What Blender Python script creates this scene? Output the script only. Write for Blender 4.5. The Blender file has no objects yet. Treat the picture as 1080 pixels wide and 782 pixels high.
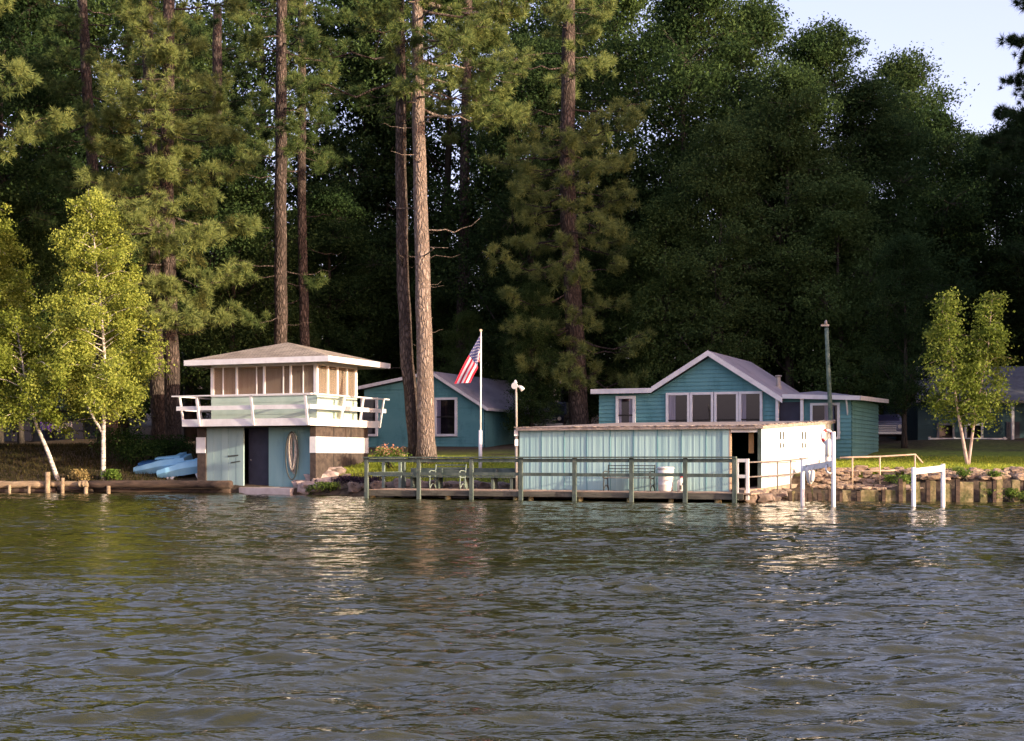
import bpy, math, random
import numpy as np
from mathutils import Vector, Matrix

SC = bpy.context.scene
COL = SC.collection
R = math.radians
random.seed(7)

# ------------------------------------------------------------------ frame of the place
FOC, EYE, HOR = 1484.0, 1.4, 484.0            # camera focal length (px of a 1080 wide picture), eye height, horizon row
TH = R(23.5); CT, ST = math.cos(TH), math.sin(TH)   # the dock, the sheds and the cottages all share this heading
OX, OY = 7.15, 44.2                           # dock corner


def P(px, py, y):
    return Vector(((px - 540) / FOC * y, y, EYE - (py - HOR) / FOC * y))


def W(a, b, z=0.0):
    return Vector((OX + a * CT + b * ST, OY - a * ST + b * CT, z))


def aat(px, b):
    t = (px - 540) / FOC
    return (t * (OY + b * CT) - OX - b * ST) / (CT + t * ST)


def bat(px, a):
    t = (px - 540) / FOC
    return (t * (OY - a * ST) - OX - a * CT) / (ST - t * CT)


# ------------------------------------------------------------------ materials
def _nt(name):
    m = bpy.data.materials.new(name); m.use_nodes = True
    nt = m.node_tree
    return m, nt, nt.nodes['Principled BSDF']


def _noise(nt, scale, detail=4, coord='Object', stretch=None, rough=0.55):
    tc = nt.nodes.new('ShaderNodeTexCoord')
    n = nt.nodes.new('ShaderNodeTexNoise'); n.inputs['Scale'].default_value = scale
    n.inputs['Detail'].default_value = detail; n.inputs['Roughness'].default_value = rough
    if stretch:
        mp = nt.nodes.new('ShaderNodeMapping'); mp.inputs['Scale'].default_value = stretch
        nt.links.new(tc.outputs[coord], mp.inputs[0]); nt.links.new(mp.outputs[0], n.inputs['Vector'])
    else:
        nt.links.new(tc.outputs[coord], n.inputs['Vector'])
    return n


def _ramp(nt, fac, stops):
    r = nt.nodes.new('ShaderNodeValToRGB')
    el = r.color_ramp.elements
    el[0].position, el[0].color = stops[0][0], (*stops[0][1], 1)
    el[1].position, el[1].color = stops[-1][0], (*stops[-1][1], 1)
    for p, c in stops[1:-1]:
        e = el.new(p); e.color = (*c, 1)
    nt.links.new(fac, r.inputs[0])
    return r


def mat(name, c1, c2=None, scale=3.0, rough=0.7, stretch=None, bump=0.0, bscale=None, lo=0.35, hi=0.65, metal=0.0, dirt=None, spec=0.3):
    """Base colour varied between c1 and c2 by noise; optional stains (dirt) in irregular patches; optional bump."""
    m, nt, b = _nt(name)
    b.inputs['Roughness'].default_value = rough; b.inputs['Metallic'].default_value = metal
    b.inputs['Specular IOR Level'].default_value = spec
    c2 = c2 or tuple(min(1, x * 1.15) for x in c1)
    n = _noise(nt, scale, 5, stretch=stretch)
    out = _ramp(nt, n.outputs['Fac'], [(lo, c1), (hi, c2)]).outputs[0]
    if dirt:
        dc, amount, ds, dst = dirt
        n2 = _noise(nt, ds, 6, stretch=dst, rough=0.7)
        r2 = _ramp(nt, n2.outputs['Fac'], [(1 - amount - 0.12, (0, 0, 0)), (1 - amount + 0.12, (1, 1, 1))])
        mx = nt.nodes.new('ShaderNodeMix'); mx.data_type = 'RGBA'
        nt.links.new(r2.outputs[0], mx.inputs[0]); nt.links.new(out, mx.inputs[6]); mx.inputs[7].default_value = (*dc, 1)
        out = mx.outputs[2]
    nt.links.new(out, b.inputs['Base Color'])
    if bump:
        n3 = _noise(nt, bscale or scale * 4, 5, stretch=stretch)
        bp = nt.nodes.new('ShaderNodeBump'); bp.inputs['Strength'].default_value = bump; bp.inputs['Distance'].default_value = 0.05
        nt.links.new(n3.outputs['Fac'], bp.inputs['Height']); nt.links.new(bp.outputs[0], b.inputs['Normal'])
    return m


def barkmat(name, c1, c2, crack, scale=5.0):
    """Plates of bark parted by dark furrows."""
    m, nt, b = _nt(name); b.inputs['Roughness'].default_value = 0.95; b.inputs['Specular IOR Level'].default_value = 0.1
    tc = nt.nodes.new('ShaderNodeTexCoord'); mp = nt.nodes.new('ShaderNodeMapping'); mp.inputs['Scale'].default_value = (1, 1, 0.34)
    nt.links.new(tc.outputs['Object'], mp.inputs[0])
    nz = nt.nodes.new('ShaderNodeTexNoise'); nz.inputs['Scale'].default_value = 4; nz.inputs['Detail'].default_value = 4; nt.links.new(mp.outputs[0], nz.inputs['Vector'])
    ad = nt.nodes.new('ShaderNodeMix'); ad.data_type = 'RGBA'; ad.blend_type = 'ADD'; ad.inputs[0].default_value = 0.22
    nt.links.new(mp.outputs[0], ad.inputs[6]); nt.links.new(nz.outputs['Color'], ad.inputs[7])
    vo = nt.nodes.new('ShaderNodeTexVoronoi'); vo.feature = 'DISTANCE_TO_EDGE'; vo.inputs['Scale'].default_value = scale; nt.links.new(ad.outputs[2], vo.inputs['Vector'])
    n = _noise(nt, 1.6, 5, stretch=(1.5, 1.5, 0.5))
    base = _ramp(nt, n.outputs['Fac'], [(0.32, c1), (0.68, c2)])
    rp = _ramp(nt, vo.outputs['Distance'], [(0.0, (0, 0, 0)), (0.3, (1, 1, 1))])
    mx = nt.nodes.new('ShaderNodeMix'); mx.data_type = 'RGBA'; nt.links.new(rp.outputs[0], mx.inputs[0]); mx.inputs[6].default_value = (*crack, 1); nt.links.new(base.outputs[0], mx.inputs[7])
    nt.links.new(mx.outputs[2], b.inputs['Base Color'])
    bp = nt.nodes.new('ShaderNodeBump'); bp.inputs['Strength'].default_value = 0.9; bp.inputs['Distance'].default_value = 0.06
    nt.links.new(rp.outputs[0], bp.inputs['Height']); nt.links.new(bp.outputs[0], b.inputs['Normal'])
    return m


def leafmat(name, c1, c2, trans=0.4, scale=0.8, rough=0.6, isl=0.35):
    """Foliage: diffuse plus translucent, colour varied clump by clump and leaf by leaf."""
    m = bpy.data.materials.new(name); m.use_nodes = True
    nt = m.node_tree; nt.nodes.clear()
    out = nt.nodes.new('ShaderNodeOutputMaterial')
    n = _noise(nt, scale, 3)
    ge = nt.nodes.new('ShaderNodeNewGeometry')
    oi = nt.nodes.new('ShaderNodeObjectInfo')
    a = nt.nodes.new('ShaderNodeMath'); a.operation = 'MULTIPLY_ADD'; a.inputs[1].default_value = isl; a.inputs[2].default_value = -isl / 2
    nt.links.new(ge.outputs['Random Per Island'], a.inputs[0])
    s = nt.nodes.new('ShaderNodeMath'); s.operation = 'ADD'
    nt.links.new(n.outputs['Fac'], s.inputs[0]); nt.links.new(a.outputs[0], s.inputs[1])
    a2 = nt.nodes.new('ShaderNodeMath'); a2.operation = 'MULTIPLY_ADD'; a2.inputs[1].default_value = 0.5; a2.inputs[2].default_value = -0.27
    nt.links.new(oi.outputs['Random'], a2.inputs[0])
    s2 = nt.nodes.new('ShaderNodeMath'); s2.operation = 'ADD'
    nt.links.new(s.outputs[0], s2.inputs[0]); nt.links.new(a2.outputs[0], s2.inputs[1])
    rp = _ramp(nt, s2.outputs[0], [(0.3, c1), (0.7, c2)])
    d = nt.nodes.new('ShaderNodeBsdfDiffuse'); t = nt.nodes.new('ShaderNodeBsdfTranslucent')
    nt.links.new(rp.outputs[0], d.inputs[0]); nt.links.new(rp.outputs[0], t.inputs[0])
    mx = nt.nodes.new('ShaderNodeMixShader'); mx.inputs[0].default_value = trans
    nt.links.new(d.outputs[0], mx.inputs[1]); nt.links.new(t.outputs[0], mx.inputs[2])
    nt.links.new(mx.outputs[0], out.inputs[0])
    return m


def glassmat(name, tint=(0.9, 0.9, 0.9), mirror=0.12):
    m = bpy.data.materials.new(name); m.use_nodes = True
    nt = m.node_tree; nt.nodes.clear()
    out = nt.nodes.new('ShaderNodeOutputMaterial')
    tr = nt.nodes.new('ShaderNodeBsdfTransparent'); tr.inputs[0].default_value = (*tint, 1)
    gl = nt.nodes.new('ShaderNodeBsdfGlossy'); gl.inputs['Roughness'].default_value = 0.03
    mx = nt.nodes.new('ShaderNodeMixShader'); mx.inputs[0].default_value = mirror
    nt.links.new(tr.outputs[0], mx.inputs[1]); nt.links.new(gl.outputs[0], mx.inputs[2]); nt.links.new(mx.outputs[0], out.inputs[0])
    return m


def screenmat(name, col, solid):
    m = bpy.data.materials.new(name); m.use_nodes = True
    nt = m.node_tree; nt.nodes.clear()
    out = nt.nodes.new('ShaderNodeOutputMaterial')
    tr = nt.nodes.new('ShaderNodeBsdfTransparent')
    d = nt.nodes.new('ShaderNodeBsdfDiffuse'); d.inputs[0].default_value = (*col, 1)
    mx = nt.nodes.new('ShaderNodeMixShader'); mx.inputs[0].default_value = solid
    nt.links.new(tr.outputs[0], mx.inputs[1]); nt.links.new(d.outputs[0], mx.inputs[2]); nt.links.new(mx.outputs[0], out.inputs[0])
    return m


def shinglemat(name, c1, c2, w=0.3, h=0.14):
    m, nt, b = _nt(name); b.inputs['Roughness'].default_value = 0.9; b.inputs['Specular IOR Level'].default_value = 0.15
    tc = nt.nodes.new('ShaderNodeTexCoord')
    br = nt.nodes.new('ShaderNodeTexBrick')
    br.inputs['Color1'].default_value = (*c1, 1); br.inputs['Color2'].default_value = (*c2, 1)
    br.inputs['Mortar'].default_value = tuple(x * 0.55 for x in c1) + (1,)
    br.inputs['Scale'].default_value = 1.0; br.inputs['Brick Width'].default_value = w; br.inputs['Row Height'].default_value = h
    br.inputs['Mortar Size'].default_value = 0.012
    nt.links.new(tc.outputs['Object'], br.inputs['Vector'])
    n = _noise(nt, 1.2, 5)
    mx = nt.nodes.new('ShaderNodeMix'); mx.data_type = 'RGBA'; mx.blend_type = 'MULTIPLY'; mx.inputs[0].default_value = 1
    rp = _ramp(nt, n.outputs['Fac'], [(0.3, (0.62, 0.6, 0.6)), (0.7, (1.1, 1.1, 1.05))])
    nt.links.new(br.outputs['Color'], mx.inputs[6]); nt.links.new(rp.outputs[0], mx.inputs[7])
    nt.links.new(mx.outputs[2], b.inputs['Base Color'])
    return m


M = {}


def init_mats():
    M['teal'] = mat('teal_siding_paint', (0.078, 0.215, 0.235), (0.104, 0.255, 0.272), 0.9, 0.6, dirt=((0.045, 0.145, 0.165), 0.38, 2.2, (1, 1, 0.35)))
    M['teal_pale'] = mat('pale_teal_panel', (0.29, 0.45, 0.44), (0.37, 0.54, 0.51), 1.6, 0.55, stretch=(1, 1, 0.15), dirt=((0.22, 0.36, 0.37), 0.33, 2.5, (1, 1, 0.12)))
    M['teal_door'] = mat('teal_door_paint', (0.16, 0.30, 0.31), (0.22, 0.36, 0.36), 2, 0.6, stretch=(1, 1, 0.2), dirt=((0.11, 0.19, 0.2), 0.3, 3, (1, 1, 0.3)))
    M['green_board'] = mat('pale_green_board', (0.36, 0.47, 0.39), (0.44, 0.55, 0.46), 2, 0.65, dirt=((0.27, 0.35, 0.3), 0.25, 3, None))
    M['white'] = mat('white_paint', (0.66, 0.64, 0.62), (0.78, 0.77, 0.75), 2.5, 0.5, dirt=((0.48, 0.44, 0.4), 0.25, 2.5, (1, 1, 0.4)))
    M['whitewall'] = mat('white_wall_paint', (0.70, 0.68, 0.62), (0.80, 0.78, 0.72), 1.2, 0.55, dirt=((0.5, 0.46, 0.36), 0.24, 1.6, (1, 1, 0.3)))
    M['trim'] = mat('lilac_white_trim', (0.52, 0.52, 0.55), (0.62, 0.62, 0.64), 3, 0.5)
    M['brown'] = mat('brown_block', (0.045, 0.034, 0.028), (0.085, 0.063, 0.05), 5, 0.9, bump=0.3, bscale=12)
    M['darkdoor'] = mat('dark_blue_door', (0.018, 0.018, 0.032), (0.03, 0.03, 0.05), 2, 0.6)
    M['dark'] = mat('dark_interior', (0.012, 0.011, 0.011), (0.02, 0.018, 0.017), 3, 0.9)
    M['tan'] = mat('tan_blind', (0.36, 0.26, 0.17), (0.46, 0.35, 0.24), 1.5, 0.8, stretch=(6, 6, 0.4))
    M['dockwood'] = mat('weathered_green_wood', (0.05, 0.072, 0.06), (0.115, 0.14, 0.115), 3, 0.85, stretch=(1, 1, 0.5), bump=0.25, bscale=14, dirt=((0.22, 0.19, 0.14), 0.3, 5, None))
    M['deckwood'] = mat('tan_deck_board', (0.24, 0.17, 0.12), (0.36, 0.27, 0.2), 4, 0.85, bump=0.2)
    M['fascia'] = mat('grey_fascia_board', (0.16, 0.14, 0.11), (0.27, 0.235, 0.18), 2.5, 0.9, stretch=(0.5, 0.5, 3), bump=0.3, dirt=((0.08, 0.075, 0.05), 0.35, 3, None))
    M['piling'] = mat('mossy_piling', (0.14, 0.11, 0.05), (0.3, 0.24, 0.11), 5, 0.9, bump=0.4)
    M['log'] = mat('old_log', (0.032, 0.022, 0.017), (0.085, 0.057, 0.042), 3, 0.95, stretch=(0.4, 2, 2), bump=0.5, bscale=10)
    M['logtan'] = mat('tan_log', (0.2, 0.145, 0.09), (0.33, 0.245, 0.155), 3, 0.9, stretch=(0.4, 2, 2), bump=0.5, bscale=10, dirt=((0.12, 0.085, 0.05), 0.35, 3, None))
    M['shingle'] = shinglemat('brown_shingle', (0.30, 0.255, 0.2), (0.42, 0.36, 0.29))
    M['metalroof'] = mat('grey_roofing', (0.25, 0.235, 0.27), (0.32, 0.30, 0.33), 0.7, 0.55, dirt=((0.15, 0.145, 0.155), 0.36, 1.3, (1, 0.4, 1)), bump=0.1)
    M['rooftar'] = mat('weathered_roof_edge', (0.24, 0.19, 0.16), (0.38, 0.31, 0.26), 6, 0.9, bump=0.5, dirt=((0.12, 0.12, 0.07), 0.3, 4, None))
    M['barkpine'] = barkmat('red_pine_bark', (0.06, 0.044, 0.037), (0.17, 0.128, 0.108), (0.04, 0.03, 0.025), 8.0)  # toned down, the shade on most pine trunks is in the colour
    M['barksunlit'] = barkmat('sunlit_pine_bark', (0.17, 0.13, 0.105), (0.34, 0.27, 0.225), (0.14, 0.105, 0.086), 9.0)  # brighter pine bark, sunlight on the right twin trunk put into its colour
    M['barkdark'] = mat('grey_bark', (0.03, 0.025, 0.021), (0.08, 0.064, 0.052), 2.2, 0.95, stretch=(2, 2, 0.35), bump=0.9, bscale=6)
    M['barkbirch'] = mat('birch_bark', (0.40, 0.355, 0.31), (0.58, 0.535, 0.48), 3, 0.75, stretch=(1, 1, 3), dirt=((0.05, 0.04, 0.036), 0.42, 4.0, (0.8, 0.8, 3.0)))
    M['barkpink'] = mat('river_birch_bark', (0.33, 0.23, 0.19), (0.50, 0.38, 0.33), 4, 0.8, dirt=((0.2, 0.12, 0.09), 0.3, 5, (1, 1, 3)))
    M['needle'] = leafmat('pine_needles', (0.075, 0.118, 0.04), (0.235, 0.275, 0.088), 0.35, 0.55, isl=0.3)
    M['needledark'] = leafmat('dark_needles', (0.02, 0.035, 0.015), (0.045, 0.07, 0.028), 0.25, 0.4, isl=0.25)
    M['leafbirch'] = leafmat('birch_leaves', (0.17, 0.21, 0.035), (0.36, 0.40, 0.085), 0.45, 0.9, isl=0.5)
    M['leafbirch2'] = leafmat('young_birch_leaves', (0.14, 0.185, 0.034), (0.30, 0.35, 0.08), 0.45, 0.9, isl=0.5)
    M['leafmaple'] = leafmat('maple_leaves', (0.034, 0.062, 0.022), (0.085, 0.13, 0.04), 0.35, 0.35, isl=0.4)
    M['leafoak'] = leafmat('oak_leaves', (0.03, 0.055, 0.021), (0.075, 0.115, 0.037), 0.35, 0.35, isl=0.4)
    M['shrub'] = leafmat('shrub_leaves', (0.02, 0.045, 0.014), (0.055, 0.095, 0.025), 0.3, 1.2, isl=0.4)
    M['plum'] = leafmat('plum_ground_leaves', (0.03, 0.022, 0.035), (0.08, 0.055, 0.07), 0.3, 2, isl=0.4)
    M['fern'] = leafmat('pale_plant_leaves', (0.10, 0.17, 0.03), (0.2, 0.27, 0.06), 0.4, 2, isl=0.4)
    M['dryplant'] = leafmat('dry_plant_leaves', (0.27, 0.2, 0.08), (0.42, 0.33, 0.15), 0.3, 2, isl=0.5)
    M['petal'] = leafmat('orange_petals', (0.36, 0.16, 0.10), (0.46, 0.33, 0.18), 0.3, 5, isl=0.9)
    M['blade'] = leafmat('grass_blades', (0.2, 0.25, 0.03), (0.38, 0.42, 0.07), 0.4, 0.7, isl=0.4)
    M['stone'] = mat('field_stone', (0.19, 0.13, 0.09), (0.38, 0.275, 0.19), 2.5, 0.95, bump=0.5, bscale=9, dirt=((0.14, 0.12, 0.05), 0.35, 3, None))
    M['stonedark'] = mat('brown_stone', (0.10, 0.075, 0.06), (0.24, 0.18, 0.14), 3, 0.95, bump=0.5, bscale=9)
    M['pinkstone'] = mat('pink_slab', (0.48, 0.38, 0.33), (0.62, 0.52, 0.46), 2, 0.9, bump=0.3)
    M['mossblock'] = mat('mossy_block', (0.17, 0.13, 0.062), (0.33, 0.26, 0.145), 4, 0.95, bump=0.5, bscale=9, dirt=((0.07, 0.075, 0.025), 0.5, 3.0, None))
    M['whitepipe'] = mat('white_pipe', (0.68, 0.66, 0.63), (0.78, 0.76, 0.74), 3, 0.45, dirt=((0.42, 0.36, 0.28), 0.2, 5, None))
    M['pipe_tan'] = mat('tan_pipe', (0.42, 0.30, 0.2), (0.54, 0.4, 0.28), 4, 0.6)
    M['rust'] = mat('grey_pipe', (0.26, 0.23, 0.2), (0.38, 0.34, 0.29), 4, 0.6)
    M['greenpost'] = mat('green_mossy_post', (0.06, 0.10, 0.075), (0.17, 0.22, 0.17), 4, 0.85, dirt=((0.3, 0.28, 0.24), 0.3, 6, None))
    M['boat'] = mat('pale_blue_hull', (0.2, 0.45, 0.66), (0.27, 0.54, 0.74), 1.5, 0.35, spec=0.5)
    M['boatdark'] = mat('deep_blue_cockpit', (0.012, 0.06, 0.17), (0.02, 0.08, 0.22), 2, 0.4)
    M['rope'] = mat('old_rope', (0.26, 0.23, 0.19), (0.42, 0.38, 0.32), 9, 0.9, bump=0.4, bscale=30)
    M['hose'] = mat('dark_hose', (0.03, 0.035, 0.03), (0.06, 0.06, 0.055), 4, 0.5)
    M['iron'] = mat('black_iron', (0.03, 0.035, 0.032), (0.07, 0.075, 0.07), 5, 0.5)
    M['ironpale'] = mat('pale_green_iron', (0.15, 0.195, 0.16), (0.21, 0.25, 0.21), 5, 0.6)
    M['bucket'] = mat('white_plastic', (0.6, 0.57, 0.52), (0.72, 0.69, 0.64), 3, 0.4)
    M['red'] = mat('faded_red', (0.42, 0.035, 0.035), (0.5, 0.05, 0.045), 3, 0.6)
    M['flagred'] = mat('flag_red', (0.42, 0.012, 0.035), (0.5, 0.02, 0.045), 3, 0.7)
    M['flagwhite'] = mat('flag_white', (0.55, 0.5, 0.51), (0.62, 0.58, 0.58), 3, 0.7)
    M['flagblue'] = mat('flag_blue', (0.03, 0.035, 0.11), (0.04, 0.045, 0.14), 3, 0.7)
    M['orangewood'] = mat('varnished_wood', (0.36, 0.19, 0.06), (0.46, 0.26, 0.1), 3, 0.5)
    M['curtain'] = mat('white_curtain', (0.5, 0.48, 0.46), (0.64, 0.62, 0.6), 2, 0.9, stretch=(8, 8, 0.3))
    M['glass'] = glassmat('window_glass', (0.5, 0.5, 0.62), 0.08)
    M['screen'] = screenmat('porch_screen', (0.36, 0.29, 0.225), 0.42)
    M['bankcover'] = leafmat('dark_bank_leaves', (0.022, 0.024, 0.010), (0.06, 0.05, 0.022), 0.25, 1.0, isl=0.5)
    M['pinkrock'] = mat('pinkish_rock', (0.26, 0.19, 0.155), (0.46, 0.36, 0.31), 3, 0.95, bump=0.5, bscale=9)
    M['carpaint'] = mat('dark_car_paint', (0.012, 0.014, 0.025), (0.018, 0.02, 0.035), 2, 0.25, spec=0.6)
    M['carwhite'] = mat('grey_car_paint', (0.2, 0.2, 0.26), (0.24, 0.24, 0.3), 2, 0.25, spec=0.6)
    M['chrome'] = mat('grey_bright_metal', (0.5, 0.5, 0.52), (0.6, 0.6, 0.62), 3, 0.25, metal=0.8)
    M['tyre'] = mat('tyre_rubber', (0.02, 0.02, 0.02), (0.03, 0.03, 0.03), 4, 0.9)
    M['tealdark'] = mat('shaded_teal_siding', (0.022, 0.06, 0.075), (0.032, 0.08, 0.095), 1.2, 0.7)  # teal siding darkened, shade on the far house put into the colour
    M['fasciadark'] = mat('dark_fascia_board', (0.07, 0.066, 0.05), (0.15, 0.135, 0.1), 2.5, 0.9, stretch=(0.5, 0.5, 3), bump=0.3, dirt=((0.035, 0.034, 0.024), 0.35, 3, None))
    M['darkpipe'] = mat('dull_grey_pipe', (0.13, 0.11, 0.095), (0.2, 0.17, 0.145), 4, 0.6)
    M['door_sunlit'] = mat('sunlit_door_paint', (0.25, 0.36, 0.35), (0.33, 0.44, 0.42), 2, 0.6, stretch=(1, 1, 0.2), dirt=((0.17, 0.26, 0.26), 0.3, 3, (1, 1, 0.3)))  # door teal made paler, sunlight on the left door put into the paint
    M['purple'] = mat('purple_cloth', (0.20, 0.10, 0.5), (0.28, 0.16, 0.6), 3, 0.8)
    M['bluehouse'] = mat('slate_blue_siding', (0.06, 0.075, 0.11), (0.08, 0.10, 0.14), 2, 0.7)
    M['greyroof'] = mat('grey_shingle', (0.13, 0.13, 0.15), (0.19, 0.19, 0.21), 3, 0.9)
    M['lampglow'] = mat('lamp_glass', (0.66, 0.62, 0.55), (0.74, 0.7, 0.62), 3, 0.3)
    # ground: grass and bare earth in patches, wet earth near the water
    m, nt, b = _nt('lawn_and_earth'); b.inputs['Roughness'].default_value = 0.95; b.inputs['Specular IOR Level'].default_value = 0.1
    n = _noise(nt, 0.35, 6); n2 = _noise(nt, 6, 6)
    g = _ramp(nt, n2.outputs['Fac'], [(0.3, (0.13, 0.165, 0.024)), (0.7, (0.25, 0.29, 0.05))])
    e = _ramp(nt, n2.outputs['Fac'], [(0.3, (0.05, 0.036, 0.024)), (0.7, (0.12, 0.088, 0.058))])
    geo = nt.nodes.new('ShaderNodeNewGeometry'); sep = nt.nodes.new('ShaderNodeSeparateXYZ'); nt.links.new(geo.outputs['Position'], sep.inputs[0])
    mr = nt.nodes.new('ShaderNodeMapRange'); mr.inputs[1].default_value = 0.75; mr.inputs[2].default_value = 1.0
    nt.links.new(sep.outputs['Z'], mr.inputs[0])
    my = nt.nodes.new('ShaderNodeMapRange'); my.inputs[1].default_value = 70; my.inputs[2].default_value = 62      # forest floor behind the houses
    nt.links.new(sep.outputs['Y'], my.inputs[0])
    rp = _ramp(nt, n.outputs['Fac'], [(0.36, (0.35, 0.35, 0.35)), (0.5, (1, 1, 1))])
    mxx = nt.nodes.new('ShaderNodeMapRange'); mxx.inputs[1].default_value = -12; mxx.inputs[2].default_value = -9.5      # bare needle-covered bank left of the boathouse
    nt.links.new(sep.outputs['X'], mxx.inputs[0])
    m0 = nt.nodes.new('ShaderNodeMath'); m0.operation = 'MULTIPLY'; nt.links.new(mr.outputs[0], m0.inputs[0]); nt.links.new(mxx.outputs[0], m0.inputs[1])
    mu = nt.nodes.new('ShaderNodeMath'); mu.operation = 'MULTIPLY'; nt.links.new(m0.outputs[0], mu.inputs[0]); nt.links.new(my.outputs[0], mu.inputs[1])
    mu2 = nt.nodes.new('ShaderNodeMath'); mu2.operation = 'MULTIPLY'; nt.links.new(mu.outputs[0], mu2.inputs[0]); nt.links.new(rp.outputs[0], mu2.inputs[1])
    mx = nt.nodes.new('ShaderNodeMix'); mx.data_type = 'RGBA'
    nt.links.new(mu2.outputs[0], mx.inputs[0]); nt.links.new(e.outputs[0], mx.inputs[6]); nt.links.new(g.outputs[0], mx.inputs[7])
    nt.links.new(mx.outputs[2], b.inputs['Base Color'])
    bp = nt.nodes.new('ShaderNodeBump'); bp.inputs['Strength'].default_value = 0.6; bp.inputs['Distance'].default_value = 0.08
    nt.links.new(n2.outputs['Fac'], bp.inputs['Height']); nt.links.new(bp.outputs[0], b.inputs['Normal'])
    M['ground'] = m
    # lake water: murky olive, mirror-like surface, fine wind ripples gathered in streaks
    m, nt, b = _nt('lake_water')
    b.inputs['Base Color'].default_value = (0.028, 0.029, 0.007, 1); b.inputs['Roughness'].default_value = 0.04
    b.inputs['IOR'].default_value = 1.333; b.inputs['Specular IOR Level'].default_value = 1.0
    na = _noise(nt, 2.6, 3, stretch=(0.55, 1.3, 1)); nb = _noise(nt, 9, 3, stretch=(0.5, 1.2, 1))
    st = _noise(nt, 0.10, 3, stretch=(0.35, 2.2, 1))
    sr = _ramp(nt, st.outputs['Fac'], [(0.38, (0.35, 0.35, 0.35)), (0.62, (1, 1, 1))])
    ad = nt.nodes.new('ShaderNodeMath'); ad.operation = 'MULTIPLY_ADD'; ad.inputs[1].default_value = 0.35
    nt.links.new(nb.outputs['Fac'], ad.inputs[0]); nt.links.new(na.outputs['Fac'], ad.inputs[2])
    nc = _noise(nt, 24, 2, stretch=(0.6, 1.2, 1)); ad2 = nt.nodes.new('ShaderNodeMath'); ad2.operation = 'MULTIPLY_ADD'; ad2.inputs[1].default_value = 0.12
    nt.links.new(nc.outputs['Fac'], ad2.inputs[0]); nt.links.new(ad.outputs[0], ad2.inputs[2]); ad = ad2
    bp = nt.nodes.new('ShaderNodeBump'); bp.inputs['Distance'].default_value = 0.10
    sm = nt.nodes.new('ShaderNodeMath'); sm.operation = 'MULTIPLY'; sm.inputs[1].default_value = 0.5
    nt.links.new(sr.outputs[0], sm.inputs[0]); nt.links.new(sm.outputs[0], bp.inputs['Strength'])
    nt.links.new(ad.outputs[0], bp.inputs['Height']); nt.links.new(bp.outputs[0], b.inputs['Normal'])
    M['water'] = m


# ------------------------------------------------------------------ things and mesh building
OFF = {}


def tag(o, label=None, cat=None, group=None, kind=None):
    for k, v in (('label', label), ('category', cat), ('group', group), ('kind', kind)):
        if v: o[k] = v
    return o


def thing(name, label, cat, loc=(0, 0, 0), rz=0.0, group=None):
    o = bpy.data.objects.new(name, None); COL.objects.link(o)
    o.location = loc; o.rotation_euler = (0, 0, rz); o.empty_display_size = 0.3
    OFF[o.name] = Vector(loc)
    return tag(o, label, cat, group)


def dup(root, loc=None, rz=None, label=None, group=None, scale=None):
    r = root.copy(); COL.objects.link(r)
    for ch in list(root.children):
        c = ch.copy(); COL.objects.link(c); c.parent = r
        for g in list(ch.children):
            d = g.copy(); COL.objects.link(d); d.parent = c
    if loc is not None: r.location = loc
    if rz is not None: r.rotation_euler = (0, 0, rz)
    if scale is not None: r.scale = scale if hasattr(scale, '__len__') else (scale,) * 3
    if label: r['label'] = label
    if group: r['group'] = group
    return r


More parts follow.
